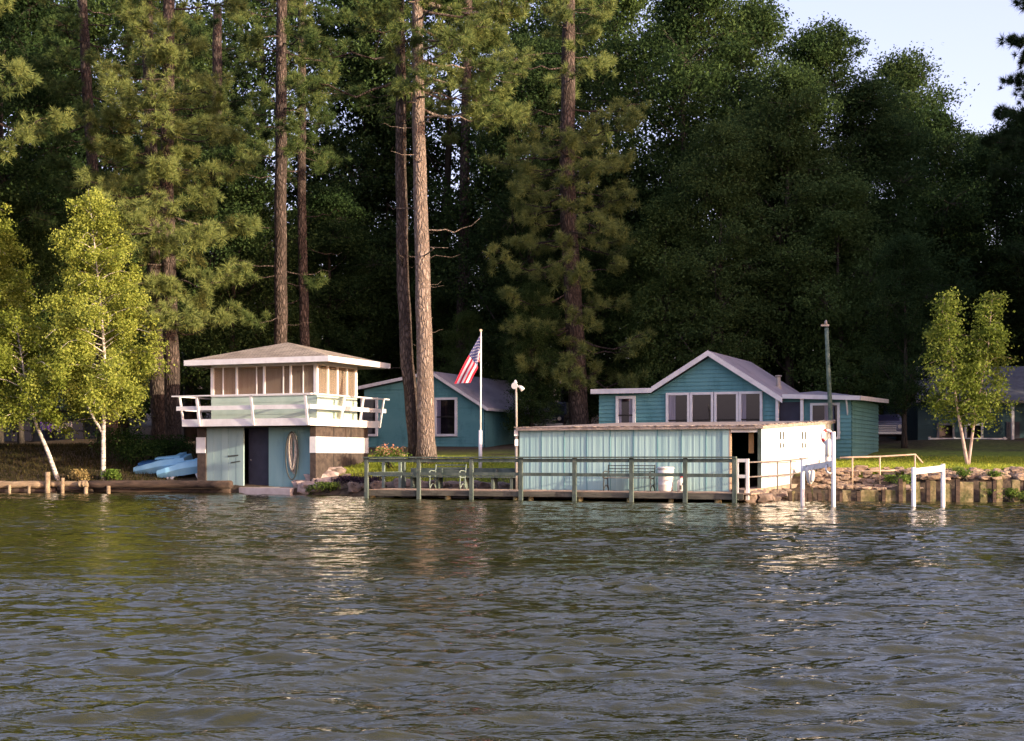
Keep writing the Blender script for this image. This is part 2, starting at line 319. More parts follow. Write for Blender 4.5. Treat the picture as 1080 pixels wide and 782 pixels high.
class MB:
    """Collects shapes into one mesh. Material slots are picked with .m."""
    def __init__(s):
        s.v, s.f, s.mi, s.sm, s.m, s.smooth = [], [], [], [], 0, False

    def face(s, pts):
        n = len(s.v); s.v += [tuple(p) for p in pts]
        s.f.append(tuple(range(n, n + len(pts)))); s.mi.append(s.m); s.sm.append(s.smooth)

    def hexa(s, c):     # c: 4 bottom corners then 4 top corners
        n = len(s.v); s.v += [tuple(p) for p in c]
        for q in ((3, 2, 1, 0), (4, 5, 6, 7), (0, 1, 5, 4), (1, 2, 6, 5), (2, 3, 7, 6), (3, 0, 4, 7)):
            s.f.append(tuple(n + i for i in q)); s.mi.append(s.m); s.sm.append(False)

    def box(s, a0, a1, b0, b1, z0, z1):      # in the plan frame of the dock and cottages
        s.hexa([W(a0, b0, z0), W(a1, b0, z0), W(a1, b1, z0), W(a0, b1, z0), W(a0, b0, z1), W(a1, b0, z1), W(a1, b1, z1), W(a0, b1, z1)])

    def cbox(s, x0, x1, y0, y1, z0, z1):     # plain axes
        s.hexa([Vector(p) for p in ((x0, y0, z0), (x1, y0, z0), (x1, y1, z0), (x0, y1, z0), (x0, y0, z1), (x1, y0, z1), (x1, y1, z1), (x0, y1, z1))])

    def bar(s, p, q, w, h, up=(0, 0, 1)):    # rectangular bar from p to q
        p, q = Vector(p), Vector(q); d = (q - p).normalized()
        sd = d.cross(Vector(up))
        if sd.length < 1e-4: sd = d.cross(Vector((CT, -ST, 0)))
        sd.normalize(); u = sd.cross(d).normalized()
        a, b = sd * w / 2, u * h / 2
        s.hexa([p - a - b, p + a - b, q + a - b, q - a - b, p - a + b, p + a + b, q + a + b, q - a + b])

    def tube(s, pts, rad, n=8, caps=True, jit=0.0):
        pts = [Vector(p) for p in pts]
        if not hasattr(rad, '__len__'): rad = [rad] * len(pts)
        base = len(s.v); ref = None
        for i, p in enumerate(pts):
            d = (pts[min(i + 1, len(pts) - 1)] - pts[max(i - 1, 0)]).normalized()
            if ref is None:
                ref = d.orthogonal().normalized()
            ref = (ref - d * ref.dot(d))
            ref = ref.normalized() if ref.length > 1e-5 else d.orthogonal().normalized()
            w = d.cross(ref)
            for k in range(n):
                t = 2 * math.pi * k / n
                r = rad[i] * (1 + (random.uniform(-jit, jit) if jit else 0))
                s.v.append(tuple(p + (ref * math.cos(t) + w * math.sin(t)) * r))
        for i in range(len(pts) - 1):
            for k in range(n):
                k2 = (k + 1) % n
                s.f.append((base + i * n + k, base + i * n + k2, base + (i + 1) * n + k2, base + (i + 1) * n + k)); s.mi.append(s.m); s.sm.append(True)
        if caps:
            s.f.append(tuple(base + k for k in reversed(range(n)))); s.mi.append(s.m); s.sm.append(False)
            e = base + (len(pts) - 1) * n
            s.f.append(tuple(e + k for k in range(n))); s.mi.append(s.m); s.sm.append(False)

    def lathe(s, c, prof, n=16, caps=True):  # prof: (radius, z) up the axis
        s.tube([Vector(c) + Vector((0, 0, z)) for r, z in prof], [r for r, z in prof], n, caps)

    def prism(s, poly, off):                 # polygon of points extruded by a vector
        off = Vector(off); poly = [Vector(p) for p in poly]; n = len(poly)
        s.face(poly[::-1]); s.face([p + off for p in poly])
        for i in range(n):
            j = (i + 1) % n; s.face([poly[i], poly[j], poly[j] + off, poly[i] + off])

    def rock(s, c, sx, sy, sz, rng, sub=2):
        n0 = len(s.v); vs, fs = ICO[sub]
        ph = [rng.uniform(0, 6.28) for _ in range(6)]
        for x, y, z in vs:
            k = 1 + 0.16 * math.sin(2.3 * x + ph[0] + 1.5 * y) + 0.13 * math.sin(3.1 * y + ph[1] - 2 * z) + 0.1 * math.sin(4.7 * z + ph[2] + 3 * x)
            q = [max(-0.72, min(0.72, t)) / 0.72 * (0.9) for t in (x, y, z)]
            s.v.append((c[0] + q[0] * k * sx, c[1] + q[1] * k * sy, c[2] + q[2] * k * sz))
        for f in fs:
            s.f.append(tuple(n0 + i for i in f)); s.mi.append(s.m); s.sm.append(False)

    def lap(s, uv, fn, course=0.16, out=0.038):
        """Lap boards on a convex wall polygon uv (list of (u, z)); fn(u, z, o) gives the point o outside the wall plane."""
        z0, z1 = min(z for u, z in uv), max(z for u, z in uv)
        def span(z):
            xs = []
            for i in range(len(uv)):
                (ua, za), (ub, zb) = uv[i], uv[(i + 1) % len(uv)]
                if abs(za - zb) < 1e-9:
                    if abs(z - za) < 1e-6: xs += [ua, ub]
                elif min(za, zb) - 1e-9 <= z <= max(za, zb) + 1e-9:
                    xs.append(ua + (ub - ua) * (z - za) / (zb - za))
            return min(xs), max(xs)
        z = z0
        brk = sorted({round(q[1], 5) for q in uv})
        while z < z1 - 1e-4:
            zt = min(z + course, z1)
            for q in brk:
                if z + 1e-4 < q < zt - 1e-4: zt = q
            (l0, r0), (l1, r1) = span(z + 1e-6), span(zt - 1e-6)
            s.face([fn(l0, z, out), fn(r0, z, out), fn(r1, zt, 0.004), fn(l1, zt, 0.004)])
            s.face([fn(l0, z, 0.004), fn(r0, z, 0.004), fn(r0, z, out), fn(l0, z, out)])
            z = zt

    def build(s, name, mats, parent=None, origin=None):
        if not isinstance(mats, (list, tuple)): mats = [mats]
        off = Vector(origin) if origin is not None else (OFF[parent.name] if parent is not None else Vector((0, 0, 0)))
        me = bpy.data.meshes.new(name)
        me.from_pydata([(x - off.x, y - off.y, z - off.z) for x, y, z in s.v], [], s.f)
        for m in mats: me.materials.append(m)
        me.polygons.foreach_set('material_index', s.mi); me.polygons.foreach_set('use_smooth', s.sm)
        me.validate(); me.update()
        o = bpy.data.objects.new(name, me); COL.objects.link(o)
        if parent is not None:
            o.parent = parent
        else:
            o.location = off
        OFF[o.name] = off
        return o


def _ico():
    import bmesh
    out = {}
    for sub in (1, 2, 3):
        bm = bmesh.new(); bmesh.ops.create_icosphere(bm, subdivisions=sub, radius=1)
        bm.verts.ensure_lookup_table()
        out[sub] = ([tuple(v.co) for v in bm.verts], [tuple(v.index for v in f.verts) for f in bm.faces]); bm.free()
    return out


ICO = _ico()


def npmesh(name, V, F, material, parent=None, loc=None, smooth=False):
    """V (n,3), F (m,k) with constant k."""
    me = bpy.data.meshes.new(name)
    V = np.asarray(V, np.float32); F = np.asarray(F, np.int32); k = F.shape[1]
    me.vertices.add(len(V)); me.vertices.foreach_set('co', V.ravel())
    me.loops.add(F.size); me.loops.foreach_set('vertex_index', F.ravel())
    me.polygons.add(len(F)); me.polygons.foreach_set('loop_start', np.arange(0, F.size, k, dtype=np.int32))
    me.polygons.foreach_set('loop_total', np.full(len(F), k, np.int32))
    if smooth: me.polygons.foreach_set('use_smooth', np.ones(len(F), bool))
    me.materials.append(material); me.update(calc_edges=True)
    o = bpy.data.objects.new(name, me); COL.objects.link(o)
    if parent is not None: o.parent = parent
    if loc is not None: o.location = loc
    return o


# ------------------------------------------------------------------ ground and water
SHX = [-400, -22, -13.4, -8.2, -6.0, -3.6, 7.9, 9.6, 11, 17, 30, 400]
SHY = [62, 58.0, 57.4, 54.9, 53.6, 51.9, 47.0, 46.9, 46.5, 45.6, 45.0, 44]
PD = [-60, -4, -0.6, 0.0, 0.35, 2.4, 2.9, 7, 12, 25, 50, 90, 400]
PZ = {-13.4: [-3, -1.6, -0.5, 0.0, 0.35, 0.85, 0.95, 1.95, 2.1, 2.4, 3.4, 7, 30],
      -8.6: [-3, -1.6, -0.5, 0.0, 0.22, 0.30, 0.55, 1.3, 1.6, 2.2, 3.4, 7, 30],
      -7.6: [-3, -1.6, -0.5, 0.0, 0.25, 0.85, 0.98, 1.4, 1.6, 2.2, 3.4, 7, 30],
      6.5: [-3, -1.6, -0.5, 0.0, 0.2, 0.35, 0.6, 1.3, 1.5, 2.2, 3.4, 7, 30],
      12.2: [-3, -1.6, -0.5, -0.1, 0.36, 0.42, 0.98, 1.16, 1.35, 2.2, 3.4, 7, 30],
      14.5: [-3, -1.6, -0.5, -0.1, 0.72, 0.90, 0.98, 1.16, 1.35, 2.2, 3.4, 7, 30]}
PXK = sorted(PZ)


def gz(x, y):
    d = y - np.interp(x, SHX, SHY)
    rows = [np.interp(d, PD, PZ[k]) for k in PXK]
    if x <= PXK[0]: return float(rows[0])
    if x >= PXK[-1]: return float(rows[-1])
    i = max(j for j in range(len(PXK)) if PXK[j] <= x)
    t = (x - PXK[i]) / (PXK[i + 1] - PXK[i])
    return float(rows[i] * (1 - t) + rows[i + 1] * t)


def make_ground():
    xs = np.concatenate([[-400, -200, -110], np.arange(-70, -26, 3), np.arange(-26, 26, 0.4), np.arange(26, 72, 3), [110, 200, 400]])
    ys = np.concatenate([[20, 36], np.arange(42, 64, 0.3), np.arange(64, 110, 2), [120, 140, 170, 220, 300, 440]])
    rng = np.random.default_rng(3)
    V = []
    for y in ys:
        for x in xs:
            z = gz(x, y)
            if z > 0.15 and abs(x) < 30 and y < 70: z += rng.uniform(-0.02, 0.02)
            if z > 2: z += 0.25 * math.sin(x * 0.35) * math.sin(y * 0.3)
            V.append((x, y, z))
    nx = len(xs)
    F = [(j * nx + i, j * nx + i + 1, (j + 1) * nx + i + 1, (j + 1) * nx + i) for j in range(len(ys) - 1) for i in range(nx - 1)]
    o = npmesh('ground', V, F, M['ground'], smooth=True)
    tag(o, kind='structure')


def make_water():
    rng = np.random.default_rng(11)
    ys = [-260, -120, -50, -20, -5, 0, 2.5, 4]
    y = 5.0
    while y < 60.5:
        ys.append(y); y += max(0.022, 0.0023 * y)
    ys = np.array(ys + [63.0])
    nc = 860
    t = np.linspace(-1, 1, nc)
    X = np.concatenate([np.tile([[-500, -220, -110, -60]], (len(ys), 1)), t[None, :] * (np.clip(ys, 0, 62)[:, None] * 0.42 + 5.0), np.tile([[60, 110, 220, 500]], (len(ys), 1))], 1)
    Y = np.tile(ys[:, None], (1, X.shape[1]))
    Z = np.zeros_like(X)
    # a wind sea: many small trains travelling roughly towards the shore, patchy in strength
    patch = np.zeros_like(X)
    for _ in range(14):
        kx, ky, ph = rng.normal(0, 0.10), rng.normal(0, 0.30), rng.uniform(0, 6.28)
        patch += np.sin(kx * X + ky * Y + ph)
    patch = np.clip(0.9 + patch / 14 * 1.3, 0.4, 1.7)
    band = np.exp(-((Y - 15.6 - 0.05 * X - 0.5 * np.sin(X * 0.5)) / 1.0) ** 2)
    for lam, slope, n in ((5.0, 0.006, 4), (2.4, 0.012, 8), (1.2, 0.042, 14), (0.7, 0.058, 24), (0.4, 0.082, 30), (0.23, 0.088, 32), (0.13, 0.055, 22)):
        for _ in range(n):
            l = lam * rng.uniform(0.72, 1.35); k = 2 * math.pi / l
            ang = rng.normal(0.06, 0.30 if lam > 0.6 else 0.42)
            a = slope / k * math.sqrt(2.0 / n)
            ph = k * (math.sin(ang) * X + math.cos(ang) * Y) + rng.uniform(0, 6.28)
            fade = np.clip((lam * 380 / np.maximum(Y, 1) - 1.0) * 1.0, 0, 1)
            Z += a * (np.sin(ph) + 0.25 * np.sin(2 * ph + 1.57)) * fade * ((patch + (1.3 * band if lam < 0.6 else 0)) if lam < 2 else 1)
    Z *= np.interp(Y, [0, 14, 24, 40, 63], [1.1, 1.08, 1.0, 0.9, 0.85])      # livelier further out, calmer under the shore
    edge = np.clip((1 - np.abs(np.concatenate([[-1] * 4, t, [1] * 4])))[None, :] * 14, 0, 1) * np.clip((Y - 4) / 2, 0, 1) * np.clip((62 - Y) / 6, 0.25, 1)
    Z *= edge * 1.3
    nx = X.shape[1]
    V = np.stack([X, Y, Z], -1).reshape(-1, 3)
    idx = np.arange(len(ys) * nx).reshape(len(ys), nx)
    F = np.stack([idx[:-1, :-1], idx[:-1, 1:], idx[1:, 1:], idx[1:, :-1]], -1).reshape(-1, 4)
    o = npmesh('lake_water', V, F, M['water'], smooth=True)
    tag(o, kind='structure')


def make_grass():
    rng = np.random.default_rng(5)
    V = []
    def add(x, y, h):
        z = gz(x, y)
        nonlocal V
        a = rng.uniform(0, 6.28); w = rng.uniform(0.012, 0.03)
        dx, dy = math.cos(a) * w, math.sin(a) * w
        lx, ly = rng.normal(0, h * 0.35, 2)
        V.extend([(x - dx, y - dy, z - 0.02), (x + dx, y + dy, z - 0.02), (x + lx, y + ly, z + h)])
    for _ in range(24000):      # lawn between the two boathouses
        x = rng.uniform(-8.0, 0.4); d = rng.uniform(1.2, 9) ** 1.0
        y = np.interp(x, SHX, SHY) + d
        add(x, y, rng.uniform(0.05, 0.14))
    for _ in range(42000):      # lawn on the right
        x = rng.uniform(11.2, 24); d = 2.7 + 11 * rng.uniform(0, 1) ** 2.2
        y = np.interp(x, SHX, SHY) + d
        if x < 13 and d > 9: continue
        add(x, y, rng.uniform(0.05, 0.13))
    Vl = V; V = []
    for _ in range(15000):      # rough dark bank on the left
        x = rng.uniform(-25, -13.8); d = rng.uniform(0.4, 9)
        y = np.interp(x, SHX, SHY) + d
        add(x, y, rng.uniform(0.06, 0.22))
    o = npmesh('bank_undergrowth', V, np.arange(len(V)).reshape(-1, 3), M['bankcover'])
    tag(o, 'dark low undergrowth covering the left bank', 'undergrowth', kind='stuff')
    V = Vl
    o = npmesh('grass', V, np.arange(len(V)).reshape(-1, 3), M['blade'])
    tag(o, 'short sunlit grass growing on the lakeside lawns', 'grass', kind='stuff')


# ------------------------------------------------------------------ trees
def rand_dirs(rng, n):
    v = rng.normal(size=(n, 3)); return v / np.linalg.norm(v, axis=1, keepdims=True)


def leaf_quads(rng, C, size, flat=0.0, aspect=0.62):
    """A bent-free leaf (rhombus) at each centre. flat > 0 turns leaves towards the horizontal."""
    n = len(C)
    d = rand_dirs(rng, n); d[:, 2] -= 0.25
    nr = rand_dirs(rng, n); nr[:, 2] = nr[:, 2] + np.sign(nr[:, 2]) * flat
    w = np.cross(d, nr); w /= np.linalg.norm(w, axis=1, keepdims=True) + 1e-9
    d /= np.linalg.norm(d, axis=1, keepdims=True)
    s = (size * rng.uniform(0.6, 1.3, n))[:, None]
    a = C - d * s * 0.5; b = C + d * s * 0.5; m = C - d * s * 0.05
    V = np.stack([a, m + w * s * aspect / 2, b, m - w * s * aspect / 2], 1).reshape(-1, 3)
    return V, np.arange(4 * n).reshape(-1, 4)


def needle_tufts(rng, C, D, length, n_need, width):
    """Brush-like tufts of needles at C pointing along D: each needle one thin triangle."""
    m = len(C)
    D = D / (np.linalg.norm(D, axis=1, keepdims=True) + 1e-9)
    d = rand_dirs(rng, m * n_need).reshape(m, n_need, 3) + D[:, None, :] * 0.6
    d /= np.linalg.norm(d, axis=2, keepdims=True)
    w = np.cross(d, rand_dirs(rng, m * n_need).reshape(m, n_need, 3)); w /= np.linalg.norm(w, axis=2, keepdims=True) + 1e-9
    L = (length * rng.uniform(0.7, 1.25, (m, 1, 1))) * rng.uniform(0.75, 1.1, (m, n_need, 1))
    base = C[:, None, :] + D[:, None, :] * rng.uniform(-0.3, 0.25, (m, n_need, 1)) * length * 0.4
    V = np.stack([base - w * width / 2, base + w * width / 2, base + d * L], 2).reshape(-1, 3)
    return V, np.arange(len(V)).reshape(-1, 3)


def trunk_at(path, z):
    for (p, q) in zip(path[:-1], path[1:]):
        if p.z <= z <= q.z: return p.lerp(q, (z - p.z) / max(1e-6, q.z - p.z))
    return path[-1].copy()


def pine(name, label, path, r0, r1, crown0, seed, lmax=3.6, dens=1.0, snags=12, group=None, needle='needle', bark='barkpine', bias=None, tl=0.35, nn=62, low=0.45, fork=0.5, branches=None, top_taper=True, nw=0.03):
    """path: trunk points, base first. Whorled limbs from crown0 up, dead snags below; foliage in tufts at the twig ends."""
    rng = np.random.default_rng(seed)
    base = path[0]
    root = thing(name, label, 'pine tree', base, 0, group)
    path = [p - base for p in path]
    H = path[-1].z
    tm = MB()
    pts, rad = [], []
    for i in range(25):
        z = H * i / 24
        p = trunk_at(path, z)
        pts.append(p + Vector((rng.normal(0, 0.015), rng.normal(0, 0.015), 0)))
        rr = r0 + (r1 - r0) * (z / H)
        if z < 1.2: rr *= 1 + 0.35 * (1 - z / 1.2) ** 2
        rad.append(rr)
    tm.tube(pts, rad, 14, jit=0.035)
    C, D = [], []
    def add_branch(z, az, L, droop, tufts=True):
        o = trunk_at(path, z)
        out = Vector((math.cos(az), math.sin(az), 0)); side = Vector((-out.y, out.x, 0))
        n = 7; prev = None; bp = []
        wig = rng.normal(0, 0.10, (n + 1, 2))
        for i in range(n + 1):
            s = i / n
            zz = L * (-droop * s + (droop * 0.75) * s * s * s + 0.12 * s * s)
            bp.append(o + out * (L * s) + side * (wig[i][0] * L * s) + Vector((0, 0, zz + wig[i][1] * L * 0.5 * s)))
        r = max(0.014, 0.016 * L)
        tm.tube(bp, [r * (1 - 0.8 * i / n) for i in range(n + 1)], 5)
        if not tufts: return
        k = max(3, int(L * 3.9 * dens))
        for _ in range(k):
            s = rng.uniform(0.34, 1.0) ** 0.8
            i = min(n - 1, int(s * n)); q = bp[i].lerp(bp[i + 1], s * n - i)
            a2 = az + rng.choice([-1, 1]) * rng.uniform(0.35, 1.1)
            sl = L * 0.30 * (1.15 - s) + rng.uniform(0.15, 0.5)
            e = q + Vector((math.cos(a2) * sl, math.sin(a2) * sl, rng.uniform(-0.25, 0.42) * sl))
            mid = q.lerp(e, 0.5) + Vector((0, 0, -0.06 * sl))
            tm.tube([q, mid, e], [0.013, 0.010, 0.006], 4, caps=False)
            dr = (e - mid).normalized() + Vector((0, 0, 0.35))
            C.append(e); D.append(dr)
            if rng.random() < fork + 0.2:
                C.append(mid + Vector(rng.normal(0, 0.08, 3))); D.append(Vector((math.cos(a2), math.sin(a2), 0.7)))
            if rng.random() < fork:
                C.append(e + Vector(rng.normal(0, 0.18, 3))); D.append(dr + Vector(rng.normal(0, 0.4, 3)))
        C.append(bp[-1]); D.append(bp[-1] - bp[-2] + Vector((0, 0, 0.2)))
    z = crown0 - base.z
    while z < H - 0.3:
        f = (z - (crown0 - base.z)) / max(0.5, H - (crown0 - base.z))
        prof = (low + (1 - low) * min(1, f * 3)) * ((1 - f) ** 0.55 if top_taper else 1.0) + 0.08
        nb = rng.integers(2, 5)
        a0 = rng.uniform(0, 6.28)
        for j in range(nb):
            az = a0 + 6.28 * j / nb + rng.normal(0, 0.3)
            L = lmax * prof * rng.uniform(0.3, 1.2)
            if bias is not None: L *= 1 + bias[1] * math.cos(az - bias[0])
            if L > 0.35: add_branch(z + rng.uniform(-0.2, 0.2), az, L, rng.uniform(0.1, 0.55) * (1 - f * 0.7) - 0.1 * f)
        z += rng.uniform(0.55, 1.5)
    for (z_, az, L, dr) in branches or ():
        add_branch(z_ - base.z, az, L, dr)
    for _ in range(snags):
        z_ = rng.uniform(2.5, max(2.6, crown0 - base.z))
        add_branch(z_, rng.uniform(0, 6.28), rng.choice([0.3, 0.4, 0.5, 0.9, 1.6, 2.4]), rng.uniform(0.0, 0.5), False)
    tm.build('trunk', M[bark], root, origin=(0, 0, 0))
    V, F = needle_tufts(rng, np.array(C), np.array(D), tl, nn, nw)
    npmesh('crown', V, F, M[needle], root)
    return root


def broadleaf(name, label, loc, H, rad, seed, group=None, leaf='leafmaple', bark='barkdark', n_lobes=16, cl_per=30, lv=46, ls=0.2, z0=0.3, rt=0.28, cat='tree', cspread=0.42):
    """Trunk, limbs to lobes of an uneven crown, leaf clusters on the lobes' outer shells."""
    rng = np.random.default_rng(seed)
    root = thing(name, label, cat, loc, rng.uniform(0, 6.28), group)
    tm = MB()
    lean = rng.normal(0, 0.03, 2)
    ax = lambda z: Vector((lean[0] * z + 0.15 * math.sin(z * 0.4 + seed), lean[1] * z + 0.15 * math.cos(z * 0.33 + seed), z))
    tm.tube([ax(H * 0.9 * i / 10) for i in range(11)], [rt * (1.25 if i == 0 else 1) * (1 - 0.9 * i / 10) + 0.02 for i in range(11)], 9, jit=0.05)
    CC = []
    for i in range(n_lobes):
        f = z0 + (1 - z0) * (i + rng.uniform(0, 1)) / n_lobes
        prof = math.sin(math.pi * min(1, (f - z0) / (1 - z0) * 0.86 + 0.16)) ** 0.7
        az = i * 2.4 + rng.normal(0, 0.4)
        rr = rad * prof * rng.uniform(0.25, 0.8)
        lr = rad * rng.uniform(0.26, 0.44) * (0.65 + 0.35 * prof)
        c = ax(H * f) + Vector((math.cos(az) * rr, math.sin(az) * rr, 0)); c.z = min(c.z, H - lr * 0.7)
        b = ax(max(H * z0 * 0.75, c.z - rr * 0.9 - 0.6))
        mid = b.lerp(c, 0.5) + Vector((rng.normal(0, 0.2), rng.normal(0, 0.2), -0.15 * rr))
        rl = max(0.03, rt * 0.35 * (1.1 - f))
        tm.tube([b, mid, c], [rl, rl * 0.7, rl * 0.35], 6)
        d = rand_dirs(rng, cl_per); d[:, 2] *= 0.75
        pts = np.array(c) + d * lr * rng.uniform(0.45, 1.12, (cl_per, 1))
        for p in pts[::3]:
            tm.tube([c, c.lerp(Vector(p), 0.6) + Vector((0, 0, 0.1)), p], [rl * 0.3, 0.018, 0.008], 4, caps=False)
        CC.append(pts)
    CC = np.concatenate(CC)
    n = len(CC) * lv
    sp = rng.normal(size=(len(CC), lv, 3)) * cspread * rng.uniform(0.5, 1.3, (len(CC), 1, 1)); sp[..., 2] *= 0.6
    C = (CC[:, None, :] + sp).reshape(-1, 3)
    tm.build('trunk', M[bark], root, origin=(0, 0, 0))
    V, F = leaf_quads(rng, C, ls, 0.5)
    npmesh('crown', V, F, M[leaf], root)
    return root


def birch(name, label, stems, seed, leaf='leafbirch', bark='barkbirch', ls=0.105, nl=60, cat='birch tree', dens=1.0):
    """stems: list of (path, base radius, crown_start_z, crown max branch length). Upswept branches carrying drooping sprays of small leaves."""
    rng = np.random.default_rng(seed)
    base = stems[0][0][0]
    root = thing(name, label, cat, base)
    tm = MB(); C = []
    for path, r0, c0, lm, shape in stems:
        path = [p - base for p in path]
        z0, H = path[0].z, path[-1].z
        pts = [trunk_at(path, z0 + (H - z0) * i / 18) for i in range(19)]
        tm.tube(pts, [max(0.012, r0 * (1 - 0.93 * i / 18)) for i in range(19)], 9, jit=0.05)
        cz = c0 - base.z
        nb = int((H - cz) * 9 * dens)
        for i in range(nb):
            z = cz + (H - cz) * (i + rng.uniform(0, 1)) / nb * 0.97
            f = (z - cz) / (H - cz)
            L = lm * shape(f) * rng.uniform(0.5, 1.12) + 0.25
            az = i * 2.399 + rng.normal(0, 0.4)
            o = trunk_at(path, z); out = Vector((math.cos(az), math.sin(az), 0))
            rise = rng.uniform(0.35, 0.8) * (0.8 + 0.6 * f)
            bp = []
            for s in (0, 0.3, 0.6, 0.85, 1.0):
                bp.append(o + out * (L * s) + Vector((0, 0, L * (rise * s - 0.55 * s ** 3))) + Vector(rng.normal(0, 0.04, 3)) * s)
            tm.tube(bp, [max(0.006, 0.013 * L * (1 - 0.8 * s)) for s in (0, .3, .6, .85, 1)], 4, caps=False)
            m = int((4 + L * nl * 0.5))
            ncl = max(2, int(L * 4.2))
            for k in range(ncl):
                s = rng.uniform(0.25, 1.02); j = min(3, int(s * 4)); q = bp[j].lerp(bp[j + 1], min(1, s * 4 - j))
                q = q + Vector(rng.normal(0, 0.16, 3)) * (0.4 + 0.4 * L)
                cnt = int(rng.uniform(0.5, 1.4) * nl * 0.28)
                sp = rng.normal(size=(cnt, 3)) * np.array([0.14, 0.14, 0.15]) * rng.uniform(0.7, 1.6)
                sp[:, 2] -= np.abs(sp[:, 2]) * 0.4
                C.append(np.array(q) + sp)
    C = np.concatenate(C)
    tm.build('trunk', M[bark], root, origin=(0, 0, 0))
    V, F = leaf_quads(rng, C, ls, 0.1, 0.75)
    npmesh('crown', V, F, M[leaf], root)
    return root


def shrub(name, label, loc, rad, h, seed, leaf='shrub', ls=0.09, n=2600, cat='shrub', group=None, petals=None, blades=False):
    rng = np.random.default_rng(seed)
    root = thing(name, label, cat, loc, 0, group)
    tm = MB(); cs = []
    for i in range(14):
        a = rng.uniform(0, 6.28); rr = rad * math.sqrt(rng.uniform(0, 1)) * 0.8
        e = Vector((math.cos(a) * rr, math.sin(a) * rr, h * rng.uniform(0.45, 0.9)))
        tm.tube([Vector((rng.normal(0, 0.05), rng.normal(0, 0.05), -0.05)), e * 0.55 + Vector((0, 0, 0.05)), e], [0.018, 0.012, 0.005], 4, caps=False)
        cs.append(np.array(e))
    cs = np.array(cs)
    C = cs[rng.integers(0, len(cs), n)] + rng.normal(size=(n, 3)) * np.array([rad * 0.28, rad * 0.28, h * 0.2])
    C[:, 2] = np.clip(C[:, 2], 0.02, h * 1.1)
    tm.build('stems', M['barkdark'], root, origin=(0, 0, 0))
    V, F = leaf_quads(rng, C, ls, 0.2)
    npmesh('foliage', V, F, M[leaf], root)
    if petals:
        k = n // 5
        C = cs[rng.integers(0, len(cs), k)] + rng.normal(size=(k, 3)) * np.array([rad * 0.28, rad * 0.28, h * 0.14]) + np.array([0, 0, h * 0.2])
        V, F = leaf_quads(rng, C, ls * 1.2, 0.6, 0.95)
        npmesh('blossom', V, F, M[petals], root)
    return root


